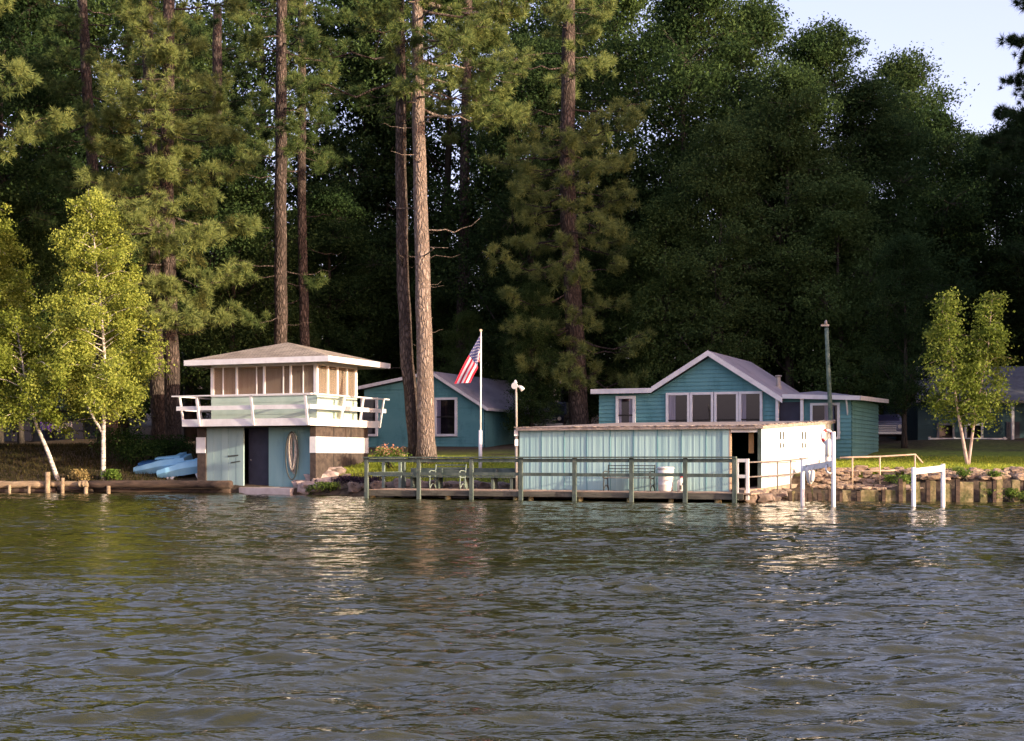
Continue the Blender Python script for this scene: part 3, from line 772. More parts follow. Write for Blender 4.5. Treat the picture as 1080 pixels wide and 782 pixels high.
def make_trees():
    e = lambda f: (0.25 + 0.75 * min(1, f * 4)) * (1 - f) ** 0.75 + 0.05
    co = lambda f: min(1, 0.55 + f * 2.0) * (1 - f) ** 0.9
    rd = lambda f: math.sin(math.pi * min(1, 0.22 + f * 0.76)) ** 0.8
    def path(Y, *pts, top=None, up=False):
        out = []
        for px, py in pts: out.append(P(px, py, Y))
        if not up: out[0].z = gz(out[0].x, Y) - 0.1
        if top:
            d = out[-1] - out[-2]; d = d / max(d.z, 1e-3); out.append(out[-1] + d * (top - out[-1].z))
        return out
    # birches on the left shore and the young double birch on the right
    birch('birch_tree', 'tall sunlit birch with forked white trunk behind the log seawall', [
        (path(58.6, (109, 500), (109, 450), (112, 400), (107, 330), (100, 260), (93, 200)), 0.105, 3.3, 2.75, e),
        (path(58.6, (109, 458), (97, 438), (84, 410), (68, 370), up=True), 0.065, 3.6, 1.7, rd)], 21, nl=380)
    birch('birch_tree', 'leaning white birch with low round crown at far left of the log seawall', [
        (path(58.8, (62, 500), (50, 475), (38, 448), (28, 410), (16, 335)), 0.10, 2.9, 2.5, rd)], 22, nl=380)
    birch('birch_tree', 'birch cut off by the left edge of the picture, only its side branches seen', [
        (path(62.0, (-26, 480), (-22, 420), (-12, 330), (-14, 215)), 0.12, 6.0, 2.5, e)], 23, nl=380)
    birch('birch_tree', 'young birch with two pinkish stems on the sunny lawn right of the railings', [
        (path(52.2, (1021, 488), (1014, 455), (1008, 420), (1004, 380), (995, 312)), 0.07, 2.9, 1.3, co),
        (path(52.2, (1021, 488), (1026, 455), (1034, 410), (1042, 370), (1047, 310)), 0.06, 2.9, 1.2, co)], 24, leaf='leafbirch2', bark='barkpink', nl=290, ls=0.105)
    # big red pines, front row
    pine('pine_tree', 'tall pine with pale sunlit trunk, right one of the twin trunks beside the boathouse', path(57.6, (450, 478), (447.5, 380), (446, 300), (443, 190), (441, 100), (440, 0), top=27), 0.375, 0.17, 16.3, 31, lmax=4.3, snags=34, bark='barksunlit', bias=(0.0, 0.35), branches=[(15.4 + 0.4 * i, 0.9 * math.sin(i * 2.3) - 0.35, 3.1 + 1.3 * ((i * 5) % 7) / 7, 0.15 + 0.25 * ((i * 3) % 5) / 5) for i in range(16)])
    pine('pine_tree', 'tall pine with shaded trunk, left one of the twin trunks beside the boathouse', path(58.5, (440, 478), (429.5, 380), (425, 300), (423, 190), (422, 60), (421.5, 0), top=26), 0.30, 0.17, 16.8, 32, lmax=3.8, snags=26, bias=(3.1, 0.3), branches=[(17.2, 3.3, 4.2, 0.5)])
    pine('pine_tree', 'big pine with wide sunlit low branches behind the blue boats, right of its twin', path(63.0, (184, 478), (180, 350), (176, 200), (178, 0), top=28), 0.36, 0.22, 7.8, 33, lmax=4.0, dens=1.1, snags=5, low=0.75, bias=(-0.6, 0.25), branches=[(7.4 + 0.55 * i, -1.57 + 1.2 * math.sin(i * 2.1), 2.4 + 1.5 * ((i * 5) % 7) / 7, 0.25 + 0.3 * ((i * 3) % 5) / 5) for i in range(22)])
    pine('pine_tree', 'pine with dim trunk close beside the big sunlit pine behind the blue boats', path(64.6, (168, 478), (164, 350), (160, 200), (155, 0), top=27), 0.35, 0.22, 11.5, 34, lmax=3.6, snags=8)
    pine('pine_tree', 'straight tall pine rising just right of the boathouse roof peak', path(70, (299, 470), (296, 350), (296, 200), (297, 0), top=29), 0.35, 0.24, 16.5, 35, lmax=3.6, snags=16, branches=[(13.0, 3.2, 1.8, 0.3), (10.2, 0.1, 1.8, 0.3), (10.6, -2.6, 1.9, 0.35), (8.5, -2.2, 2.2, 0.5)])
    pine('pine_tree', 'thinner dark pine just right of the straight pine over the boathouse', path(76, (324, 470), (321, 350), (318, 200), (319, 0), top=29), 0.29, 0.19, 17, 36, lmax=3.6, snags=16)
    pine('pine_tree', 'pine with sunlit patches on its trunk above the tall birch', path(68, (112, 470), (105, 300), (100, 200), (92, 100), (87, 0), top=28), 0.34, 0.2, 11.5, 37, lmax=4.0, dens=1.0, snags=6)
    pine('pine_tree', 'pine whose pale branches reach in at the left edge high above the leaning birch', path(60, (-52, 480), (-48, 200), (-46, 0), top=27), 0.38, 0.22, 10, 38, lmax=3.4, snags=0, bias=(0.2, 0.2))
    pine('pine_tree', 'thick pine between the two cottages hung with low drooping foliage', path(72, (612, 470), (608, 380), (602, 280), (598, 180), (600, 0), top=30), 0.52, 0.27, 6.0, 39, lmax=4.6, dens=0.85, snags=12, low=0.6, fork=0.45, branches=[(5.2 + 0.6 * i, -1.57 + 1.3 * math.sin(i * 2.1), 2.6 + 1.6 * ((i * 5) % 7) / 7, 0.35 + 0.3 * ((i * 3) % 5) / 5) for i in range(22)])
    pine('pine_tree', 'dim pine trunk standing behind the left cottage ridge', path(86, (484, 470), (488, 300), (492, 90), (494, 0), top=32), 0.38, 0.25, 21, 40, lmax=3.5, snags=14)
    pine('pine_tree', 'distant pine trunk seen above the left end of the boathouse roof', path(80, (231, 470), (230, 310), (229, 0), top=27), 0.4, 0.25, 10.5, 41, lmax=3.8, snags=4, needle='needledark')
    pine('pine_tree', 'dark pine whose branch tip juts into the sky at the right edge', path(70, (1114, 470), (1116, 200), (1116, 60), top=27), 0.3, 0.05, 12, 42, lmax=3.5, dens=1.6, snags=0, needle='needledark')
    # prototypes of the darker forest, then copies
    rng = np.random.default_rng(77)
    G1 = 'dark leafy trees of the forest behind the cottages'
    LB = 'dark green leafy tree in the shaded forest behind the cottages'
    protos = [broadleaf('leafy_tree', LB, (0, 0, 0), 25, 6.6, 51, G1, 'leafmaple', n_lobes=26, cl_per=40, lv=72, ls=0.19, rt=0.34),
              broadleaf('leafy_tree', LB, (0, 0, 0), 23, 5.8, 52, G1, 'leafoak', n_lobes=24, cl_per=40, lv=72, ls=0.18, rt=0.3, z0=0.22),
              broadleaf('leafy_tree', LB, (0, 0, 0), 18, 5.0, 53, G1, 'leafmaple', n_lobes=22, cl_per=38, lv=72, ls=0.18, rt=0.22, z0=0.15)]
    used = set()
    def put(i, px, Y, top_py=None, label=LB, group=G1, sc=None):
        base = (25, 23, 18)[i]
        x = (px - 540) / FOC * Y
        if 20 < x < 33 and 73 < Y < 87: Y = 88
        if -36 < x < -21 and 80 < Y < 93: Y = 95
        x = (px - 540) / FOC * Y; g = gz(x, Y) - 0.15
        k = sc if sc else (EYE - (top_py - HOR) / FOC * Y - g) / base
        kk = (k * rng.uniform(0.92, 1.1), k * rng.uniform(0.92, 1.1), k)
        rz = rng.uniform(0, 6.28)
        if i in used:
            o = dup(protos[i], (x, Y, g), rz, label, group, kk)
        else:
            used.add(i); o = protos[i]; o.location = (x, Y, g); o.rotation_euler = (0, 0, rz); o.scale = kk; o['label'] = label; o['group'] = group
        return o
    # the skyline on the right
    for i, px, Y, tp in ((0, 862, 78, 34), (0, 775, 84, 4), (1, 955, 92, 58), (1, 915, 76, 88), (2, 985, 84, 118), (1, 830, 72, 70), (0, 720, 80, -30), (2, 1060, 88, 150), (1, 1020, 100, 140),
                         (1, 1085, 78, 118), (0, 650, 88, -60), (2, 890, 70, 190), (2, 1000, 88, 215), (1, 955, 66, 250), (1, 760, 70, 130), (2, 700, 72, 210), (2, 1080, 90, 230), (2, 810, 76, 160)):
        put(i, px, Y, tp)
    # behind the pines, centre and left: tops out of the picture
    for i, px, Y, tp in ((1, 560, 80, 40), (2, 520, 88, 190), (0, 470, 90, -60), (2, 400, 92, 120), (1, 380, 92, -20), (2, 340, 84, 200), (0, 280, 94, -80), (2, 250, 78, 160), (1, 200, 86, 20),
                         (0, 130, 96, -60), (2, 120, 76, 190), (1, 60, 84, 10), (2, 20, 72, 200), (0, -10, 92, -60), (2, -40, 78, 140), (2, 640, 76, 240), (2, 460, 90, 260), (2, 560, 72, 300), (2, 390, 92, 290), (1, 600, 96, -30)):
        put(i, px, Y, tp)
    # dark low growth under the forest edge
    for i, px, Y, tp in [(2, px, 80 + 8 * ((k * 7) % 3), 330 - 40 * (k % 3)) for k, px in enumerate(range(-60, 1180, 62))]:
        put(i, px, Y, tp, 'low dark leafy tree filling the gap between forest trunks', 'low trees under the forest edge')
    n = 90000
    C = np.stack([rng.uniform(-75, 75, n), rng.uniform(112, 124, n), np.zeros(n)], 1)
    hh = 15 + 3.5 * np.sin(C[:, 0] * 0.31) + 2.5 * np.sin(C[:, 0] * 0.83 + 1) + 1.5 * np.sin(C[:, 0] * 1.9 + C[:, 1])
    hh *= np.where(C[:, 0] > 28, np.interp(C[:, 0], [28, 36, 75], [1, 0.75, 0.7]), 1)
    C[:, 2] = 5 + hh * rng.uniform(0, 1, n) ** 0.8
    V, F = leaf_quads(rng, C, 0.62, 0.3, 0.8)
    tag(npmesh('far_woods', V, F, M['leafoak']), 'dark mass of far woods closing the gaps between the trunks', 'woods', kind='stuff')
    # trees of the same shore outside the picture on the right: they shade the cottages in the low evening sun
    for i, q, p, s in ((2, 59.5, 2, 1.0), (1, 61, 9, 1.0), (0, 63, -3, 1.0), (2, 64, 6, 1.0), (1, 66.5, 1, 1.05), (0, 68, 12, 1.0), (2, 68.5, -7, 1.05), (0, 72, -2, 1.0), (1, 73, 8, 1.0),
                       (2, 75, -10, 1.1), (0, 78, -5, 1.0), (1, 80, 6, 1.0), (0, 84, -8, 1.0), (2, 85, 4, 1.1), (1, 90, -10, 1.0), (0, 95, -4, 1.0), (2, 62, 15, 1.0), (2, 60.5, 20, 1.0), (2, 58.2, 5, 0.85), (2, 58.0, 11, 0.9), (2, 58.4, 17, 0.9), (2, 66, 4, 1.0), (2, 70, 3, 1.0), (0, 60.6, -2.5, 1.0), (1, 60, 3.5, 1.08), (0, 60.8, 8, 1.08), (1, 60.2, 13, 1.15), (2, 58.8, 1, 0.95), (2, 58.8, 8, 1.0), (2, 58.6, 14, 1.0)):
        x, Y = q * 0.545 + p * 0.839, q * 0.839 - p * 0.545
        g = gz(x, Y) - 0.1
        dup(protos[i], (x, Y, g), rng.uniform(0, 6.28), 'leafy shore tree standing beyond the right edge of the picture', 'shore trees right of the picture', s)
    for i, x, Y, s in ((0, -30, 64, 1.0), (1, -38, 62, 1.0), (0, -27, 74, 1.0)):
        g = gz(x, Y) - 0.1
        dup(protos[i], (x, Y, g), rng.uniform(0, 6.28), 'leafy shore tree standing beyond the left edge of the picture', 'shore trees left of the picture', s)
    # shrubs and small plants
    for k, (px, py, Y, r_, h) in enumerate(((176, 490, 61.5, 1.2, 1.1), (150, 492, 61, 1.0, 1.0), (128, 486, 62, 1.1, 1.3))):
        p = P(px, py, Y); shrub('shrub', ['dark leafy shrub behind the right blue boat', 'dark leafy shrub behind the left blue boat', 'dark shrub between the tall birch and the blue boats'][k], (p.x, Y, gz(p.x, Y)), r_, h, 60 + k, n=3000)
    for k, (px, Y, r_, h, lf, lb, nm) in enumerate(((83, 58.3, 0.45, 0.5, 'dryplant', 'straw coloured dry plant behind the log seawall', 'dry_plant'), (118, 58.4, 0.35, 0.45, 'fern', 'bright green low plant right of the tall birch foot', 'green_plant'),
                                                    (346, 53.2 + 1.2, 0.5, 0.35, 'fern', 'light green plant on the rocks under the boathouse', 'green_plant'), (232 + 97, 54.7, 0.25, 0.3, 'fern', 'small green plant at the waterline by the boathouse corner', 'green_plant'))):
        x = (px - 540) / FOC * Y
        shrub(nm, lb, (x, Y, gz(x, Y)), r_, h, 70 + k, lf, 0.09, 900, 'plant')
    for k in range(12):
        x = rng.uniform(12.5, 18.5); Y = float(np.interp(x, SHX, SHY)) + rng.choice([-0.45, 0.5, 1.2, 2.0]); z = 0.05 if Y < np.interp(x, SHX, SHY) else gz(x, Y)
        shrub('weed_tuft', 'small green weed tuft growing along the mossy seawall', (x, Y, z), rng.uniform(0.15, 0.35), rng.uniform(0.2, 0.4), 90 + k, 'fern', 0.07, 350, 'weed', 'weeds along the seawall')
    x = (411 - 540) / FOC * 56.5
    shrub('flower_bush', 'bush with orange and pink blossom before the left cottage', (x, 56.5, gz(x, 56.5)), 0.65, 0.75, 80, 'fern', 0.08, 1500, 'flowers', petals='petal')
    for k, px in enumerate((362, 376, 390)):
        Y = 53.6 + 0.3 - 0.5 * k
        x = (px - 540) / FOC * Y; Y = float(np.interp(x, SHX, SHY)) + 0.7
        shrub('ground_plant', 'purplish low plant on the shaded bank by the dock end', (x, Y, gz(x, Y)), 0.45, 0.34, 85 + k, 'plum', 0.08, 1100, 'plant', 'purplish plants on the shaded bank')


# ------------------------------------------------------------------ buildings
def window(parent, fn, u0, u1, z0, z1, fw=0.09, bars=(), hbar=None, curtain=None, frame='trim', depth=0.125):
    """A framed window on a wall; fn(u, z, o) maps wall coordinates to space, o outward."""
    f = MB()
    def bx(a0, a1, c0, c1, o0, o1):
        f.hexa([fn(a0, c0, o1), fn(a1, c0, o1), fn(a1, c0, o0), fn(a0, c0, o0), fn(a0, c1, o1), fn(a1, c1, o1), fn(a1, c1, o0), fn(a0, c1, o0)])
    bx(u0 - fw, u0, z0 - fw, z1 + fw, 0.0, depth); bx(u1, u1 + fw, z0 - fw, z1 + fw, 0.0, depth)
    bx(u0, u1, z1, z1 + fw, 0.0, depth - 0.003); bx(u0, u1, z0 - fw, z0, 0.0, depth + 0.03)
    for b in bars: bx(b - 0.05, b + 0.05, z0, z1, 0.03, depth - 0.005)
    if hbar:
        f.m = 1; bx(u0, u1, hbar - 0.025, hbar + 0.025, 0.072, depth - 0.02)
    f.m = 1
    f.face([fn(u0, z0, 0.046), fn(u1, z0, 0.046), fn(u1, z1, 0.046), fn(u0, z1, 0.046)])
    w = f.build('window', [M[frame], M['dark']], parent)
    g = MB(); g.face([fn(u0, z0, 0.085), fn(u1, z0, 0.085), fn(u1, z1, 0.085), fn(u0, z1, 0.085)])
    OFF[w.name] = OFF[parent.name]
    g.build('pane', M['glass'], w)
    if curtain:
        c = MB()
        for c0, c1 in curtain:
            n = 8
            for i in range(n):
                ua, ub = c0 + (c1 - c0) * i / n, c0 + (c1 - c0) * (i + 1) / n
                oa, ob = (0.054, 0.070) if i % 2 else (0.070, 0.054)
                c.face([fn(ua, z0, oa), fn(ub, z0, ob), fn(ub, z1, ob), fn(ua, z1, oa)])
        c.build('curtain', M['curtain'], w)
    return w


def front(b):      # wall facing the lake at depth b
    return lambda u, z, o: W(u, b - o, z)


def side(a):       # wall facing right at position a
    return lambda u, z, o: W(a + o, u, z)


def build_boathouse():
    b0 = 4.3
    aL, aD0, aD1, aD2, aP = (aat(px, b0) for px in (208, 217, 256, 279, 327))
    aR = aat(333, b0); b1 = bat(388, aR)
    root = thing('boathouse', 'two storey boathouse with brown hip roof, screened upper cabin and white deck railing', 'boathouse', W((aL + aR) / 2, (b0 + b1) / 2, 0.2))
    z0, z1 = 0.12, 2.70
    m = MB()                                             # brown block walls and end piers
    m.box(aR - 0.2, aR, b0, b1, z0, z1)
    m.box(aP, aR - 0.2, b0, b0 + 0.32, z0, z1)
    m.box(aL, aD0, b0, b1, z0, z1)
    m.box(aD0, aR - 0.2, b1 - 0.2, b1, z0, z1)
    m.build('block_wall', M['brown'], root)
    for t in (0.33, 0.66):                               # block joints on the side wall
        j = MB(); j.box(aR, aR + 0.004, b0 + (b1 - b0) * t - 0.025, b0 + (b1 - b0) * t + 0.025, z0, z1); j.build('wall_joint', M['dark'], root)
    s = MB()                                             # the painted white band
    s.box(aP, aR + 0.03, b0 - 0.03, b0, 1.63, 2.27); s.box(aR, aR + 0.03, b0, b1, 1.63, 2.27)
    s.build('white_band', M['white'], root)
    s = MB(); s.box(aL - 0.03, aD0, b0 - 0.03, b0, 1.63, 2.27); s.build('white_band', M['white'], root)
    d = MB()
    n = 5
    for i in range(n):                                   # plank door, left
        a0 = aD0 + (aD1 - aD0) * i / n; a1 = aD0 + (aD1 - aD0) * (i + 1) / n - 0.012
        d.box(a0, a1, b0 + 0.06 + 0.006 * (i % 2), b0 + 0.14, 0.28, z1 - 0.03)
    dl = d.build('door', M['door_sunlit'], root)
    h = MB(); h.bar(W(aD1 - 0.75, b0 + 0.05, 1.50), W(aD1 - 0.25, b0 + 0.05, 1.54), 0.03, 0.05); h.bar(W(aD1 - 0.6, b0 + 0.05, 1.24), W(aD1 - 0.15, b0 + 0.05, 1.30), 0.03, 0.04)
    h.build('handle', M['iron'], dl)
    d = MB(); d.box(aD1, aD2, b0 + 0.42, b0 + 0.48, 0.28, z1 - 0.03)
    dd = d.build('door', M['darkdoor'], root); dd['label'] = 'dark blue narrow middle door'
    h = MB(); h.rock(W(aD1 + 0.12, b0 + 0.40, 1.35), 0.035, 0.035, 0.035, random, 1); h.build('handle', M['chrome'], dd)
    d = MB()
    for i in range(3):
        a0 = aD2 + (aP - aD2) * i / 3; a1 = aD2 + (aP - aD2) * (i + 1) / 3 - 0.008
        d.box(a0, a1, b0 + 0.30, b0 + 0.36, 0.28, z1 - 0.03)
    d.build('door', M['teal_door'], root)
    f = MB(); f.box(aL - 0.3, aP - 0.3, b0 - 0.1, b0 + 0.55, 0.12, 0.28); f.build('sill', M['fascia'], root)
    # deck round the cabin
    dL, dR, dB0, dB1 = -23.95, aR + 0.15, 3.62, 9.2
    k = MB(); k.box(dL, dR, dB0 + 0.06, dB1 - 0.02, 2.78, 2.95); k.build('deck', M['deckwood'], root)
    k = MB(); k.box(dL - 0.02, dR + 0.02, dB0, dB0 + 0.06, 2.70, 2.99); k.box(dR - 0.04, dR + 0.02, dB0 + 0.06, dB1, 2.70, 2.985); k.box(dL - 0.02, dL + 0.04, dB0 + 0.06, dB1, 2.70, 2.985)
    k.build('deck_fascia', M['white'], root)
    fl = 0.24                                            # the railing flares outwards
    posts = [(aat(px, dB0), dB0, 0, -1) for px in (211, 268, 325)]
    posts += [(dR, bat(358, dR), 1, 0), (dR, bat(378, dR), 1, 0), (dR, bat(399.5, dR), 1, 0), (dL, dB0 + 1.4, -1, 0), (dL, dB0 + 0.15, -1, 0), (dL, dB0 + 3.4, -1, 0)]
    for a, b, u, v in posts:
        q = MB(); q.bar(W(a + u * 0.035, b + v * 0.035, 2.72), W(a + u * fl, b + v * fl, 3.90), 0.10, 0.05, up=W(u, v) - W(0, 0)); q.build('railing_post', M['white'], root)
    for z, h, o, nm in ((3.43, 0.17, fl * 0.62 - 0.045, 'railing_board'), (3.92, 0.05, fl - 0.02, 'top_rail')):
        w = 0.025 if h > 0.1 else 0.07
        q = MB(); q.box(dL - o - 0.1, dR + o, dB0 - o - w, dB0 - o + w, z - h / 2, z + h / 2); q.build(nm, M['white'], root)
        q = MB(); q.box(dR + o - w, dR + o + w, dB0 - o + w, dB1 + 0.35, z - h / 2, z + h / 2); q.build(nm, M['white'], root)
        q = MB(); q.box(dL - o - w, dL - o + w, dB0 - o + w, dB1, z - h / 2 - 0.004, z + h / 2 - 0.004); q.build(nm, M['white'], root)
    # cabin
    c0, cL, cR, c1 = 4.62, -23.25, aat(334, 4.62), 8.1
    c1 = bat(376.5, cR)
    zs, zh, zt = 3.93, 5.12, 5.32
    m = MB()
    m.lap([(cL, 2.95), (cR, 2.95), (cR, zs), (cL, zs)], front(c0), 0.24, 0.016)
    m.lap([(c0, 2.95), (c1, 2.95), (c1, zs), (c0, zs)], side(cR), 0.24, 0.016)
    m.box(cL, cR, c0 + 0.01, c0 + 0.05, 2.95, zs - 0.005); m.box(cR - 0.05, cR - 0.01, c0 + 0.05, c1, 2.95, zs - 0.005)
    m.build('cabin_wall', M['green_board'], root)
    m = MB()
    m.box(cL, cL + 0.06, c0 + 0.05, c1, 2.95, zt); m.box(cL + 0.06, cR, c1 - 0.06, c1, 2.95, zt); m.box(cL + 0.06, cR - 0.06, c0 + 0.06, c1 - 0.06, 2.955, 3.0)
    m.box(cL + 0.06, cR - 0.06, c0 + 0.06, c1 - 0.06, zt - 0.05, zt)
    m.build('cabin_lining', M['tan'], root)
    m = MB()
    m.box(cL, cR, c0 - 0.02, c0 + 0.06, zh, zt); m.box(cL, cR, c0 - 0.05, c0 + 0.06, zs, zs + 0.06)
    m.box(cR - 0.06, cR + 0.02, c0 + 0.06, c1, zh, zt - 0.003); m.box(cR - 0.06, cR + 0.05, c0 + 0.06, c1, zs, zs + 0.057)
    m.box(cL - 0.02, cL + 0.12, c0 - 0.024, c0 + 0.06, zs + 0.06, zh); m.box(cR - 0.10, cR + 0.024, c0 - 0.024, c0 + 0.10, zs + 0.06, zh); m.box(cR - 0.06, cR + 0.02, c1 - 0.12, c1 + 0.004, zs + 0.06, zh)
    m.build('cabin_frame', M['white'], root)
    ed = [cL + 0.12] + [aat(px, c0) for px in (249.7, 278.6, 306.5)] + [cR - 0.10]
    for i in range(4):
        a0, a1 = ed[i], ed[i + 1]
        q = MB()
        if i < 3: q.box(a1 - 0.045, a1 + 0.045, c0 - 0.02, c0 + 0.05, zs + 0.06, zh)
        mid = a0 + (a1 - a0) * (0.40, 0.72, 0.72, 0.52)[i]
        if i == 3: q.box(a1 - 0.04, a1, c0 - 0.018, c0 + 0.05, zs + 0.06, zh)
        w = q.build('window', M['white'], root)
        q = MB(); q.box(mid - 0.022, mid + 0.022, c0 + 0.0, c0 + 0.04, zs + 0.06, zh); q.build('sash_bar', M['white'], w)
        g = MB(); g.face([W(a0, c0 + 0.02, zs + 0.06), W(a1, c0 + 0.02, zs + 0.06), W(a1, c0 + 0.02, zh), W(a0, c0 + 0.02, zh)]); g.build('screen', M['screen'], w)
    ed = [c0 + 0.10] + [bat(px, cR) for px in (346, 356, 366)] + [c1 - 0.12]
    for i in range(4):
        u0, u1 = ed[i], ed[i + 1]
        q = MB()
        if i < 3: q.box(cR - 0.05, cR + 0.02, u1 - 0.05, u1 + 0.05, zs + 0.06, zh)
        else: q.box(cR - 0.05, cR + 0.016, u1 - 0.05, u1, zs + 0.06, zh)
        w = q.build('window', M['white'], root); OFF[w.name] = OFF[root.name]
        g = MB(); g.face([W(cR - 0.02, u0, zs + 0.06), W(cR - 0.02, u1, zs + 0.06), W(cR - 0.02, u1, zh), W(cR - 0.02, u0, zh)]); g.build('screen', M['screen'], w)
    # roof
    eL, eR, e0, e1, ze = -24.1, -17.28, 3.95, 8.3 + 0.6, 5.40
    m = MB(); ap = W(-20.7, 6.35, 6.22); cs = [W(eL, e0, ze), W(eR, e0, ze), W(eR, e1, ze), W(eL, e1, ze)]
    for i in range(4): m.face([cs[i], cs[(i + 1) % 4], ap])
    m.face([W(eL + .02, e0 + .02, ze - 0.16), W(eL + .02, e1 - .02, ze - 0.16), W(eR - .02, e1 - .02, ze - 0.16), W(eR - .02, e0 + .02, ze - 0.16)])
    rf = m.build('roof', M['shingle'], root)
    m = MB(); m.box(eL, eR, e0 - 0.03, e0 + 0.02, ze - 0.21, ze + 0.01); m.box(eR - 0.02, eR + 0.03, e0 + 0.02, e1, ze - 0.213, ze + 0.008); m.box(eL - 0.03, eL + 0.02, e0 + 0.02, e1, ze - 0.213, ze + 0.008); m.box(eL, eR, e1 - 0.02, e1 + 0.03, ze - 0.21, ze + 0.01)
    m.build('roof_fascia', M['white'], root)
    # coil of rope on the right door
    cx = aat(310, b0 + 0.25); rb = b0 + 0.22
    rt = thing('rope_coil', 'long coil of old rope hung on the right teal door of the boathouse', 'rope', W(cx, rb, 1.0))
    m = MB(); rng = random.Random(4)
    for i in range(11):
        w_ = rng.uniform(0.10, 0.25); zt_ = 2.42 + rng.uniform(-0.06, 0.05); zb_ = rng.uniform(0.72, 1.1); sx = rng.uniform(-0.05, 0.05)
        pts = []
        for k in range(21):
            t = 2 * math.pi * k / 20
            zz = (zt_ + zb_) / 2 + (zt_ - zb_) / 2 * math.cos(t)
            pts.append(W(cx + sx + w_ * math.sin(t) * (0.8 + 0.2 * math.cos(t)), rb - 0.02 - 0.008 * i, zz))
        m.tube(pts, 0.028, 6, caps=False)
    m.build('coil', M['rope'], rt)
    m = MB(); pts = []
    for k in range(25):
        t = 2 * math.pi * k / 24
        pts.append(W(cx + 0.29 * math.sin(t), rb - 0.12, 1.52 + 0.95 * math.cos(t)))
    m.tube(pts, 0.028, 6, caps=False); m.build('hose_loop', M['hose'], rt)
    m = MB(); m.bar(W(cx, rb + 0.05, 2.45), W(cx, rb - 0.16, 2.47), 0.04, 0.04); m.build('hook', M['iron'], rt)


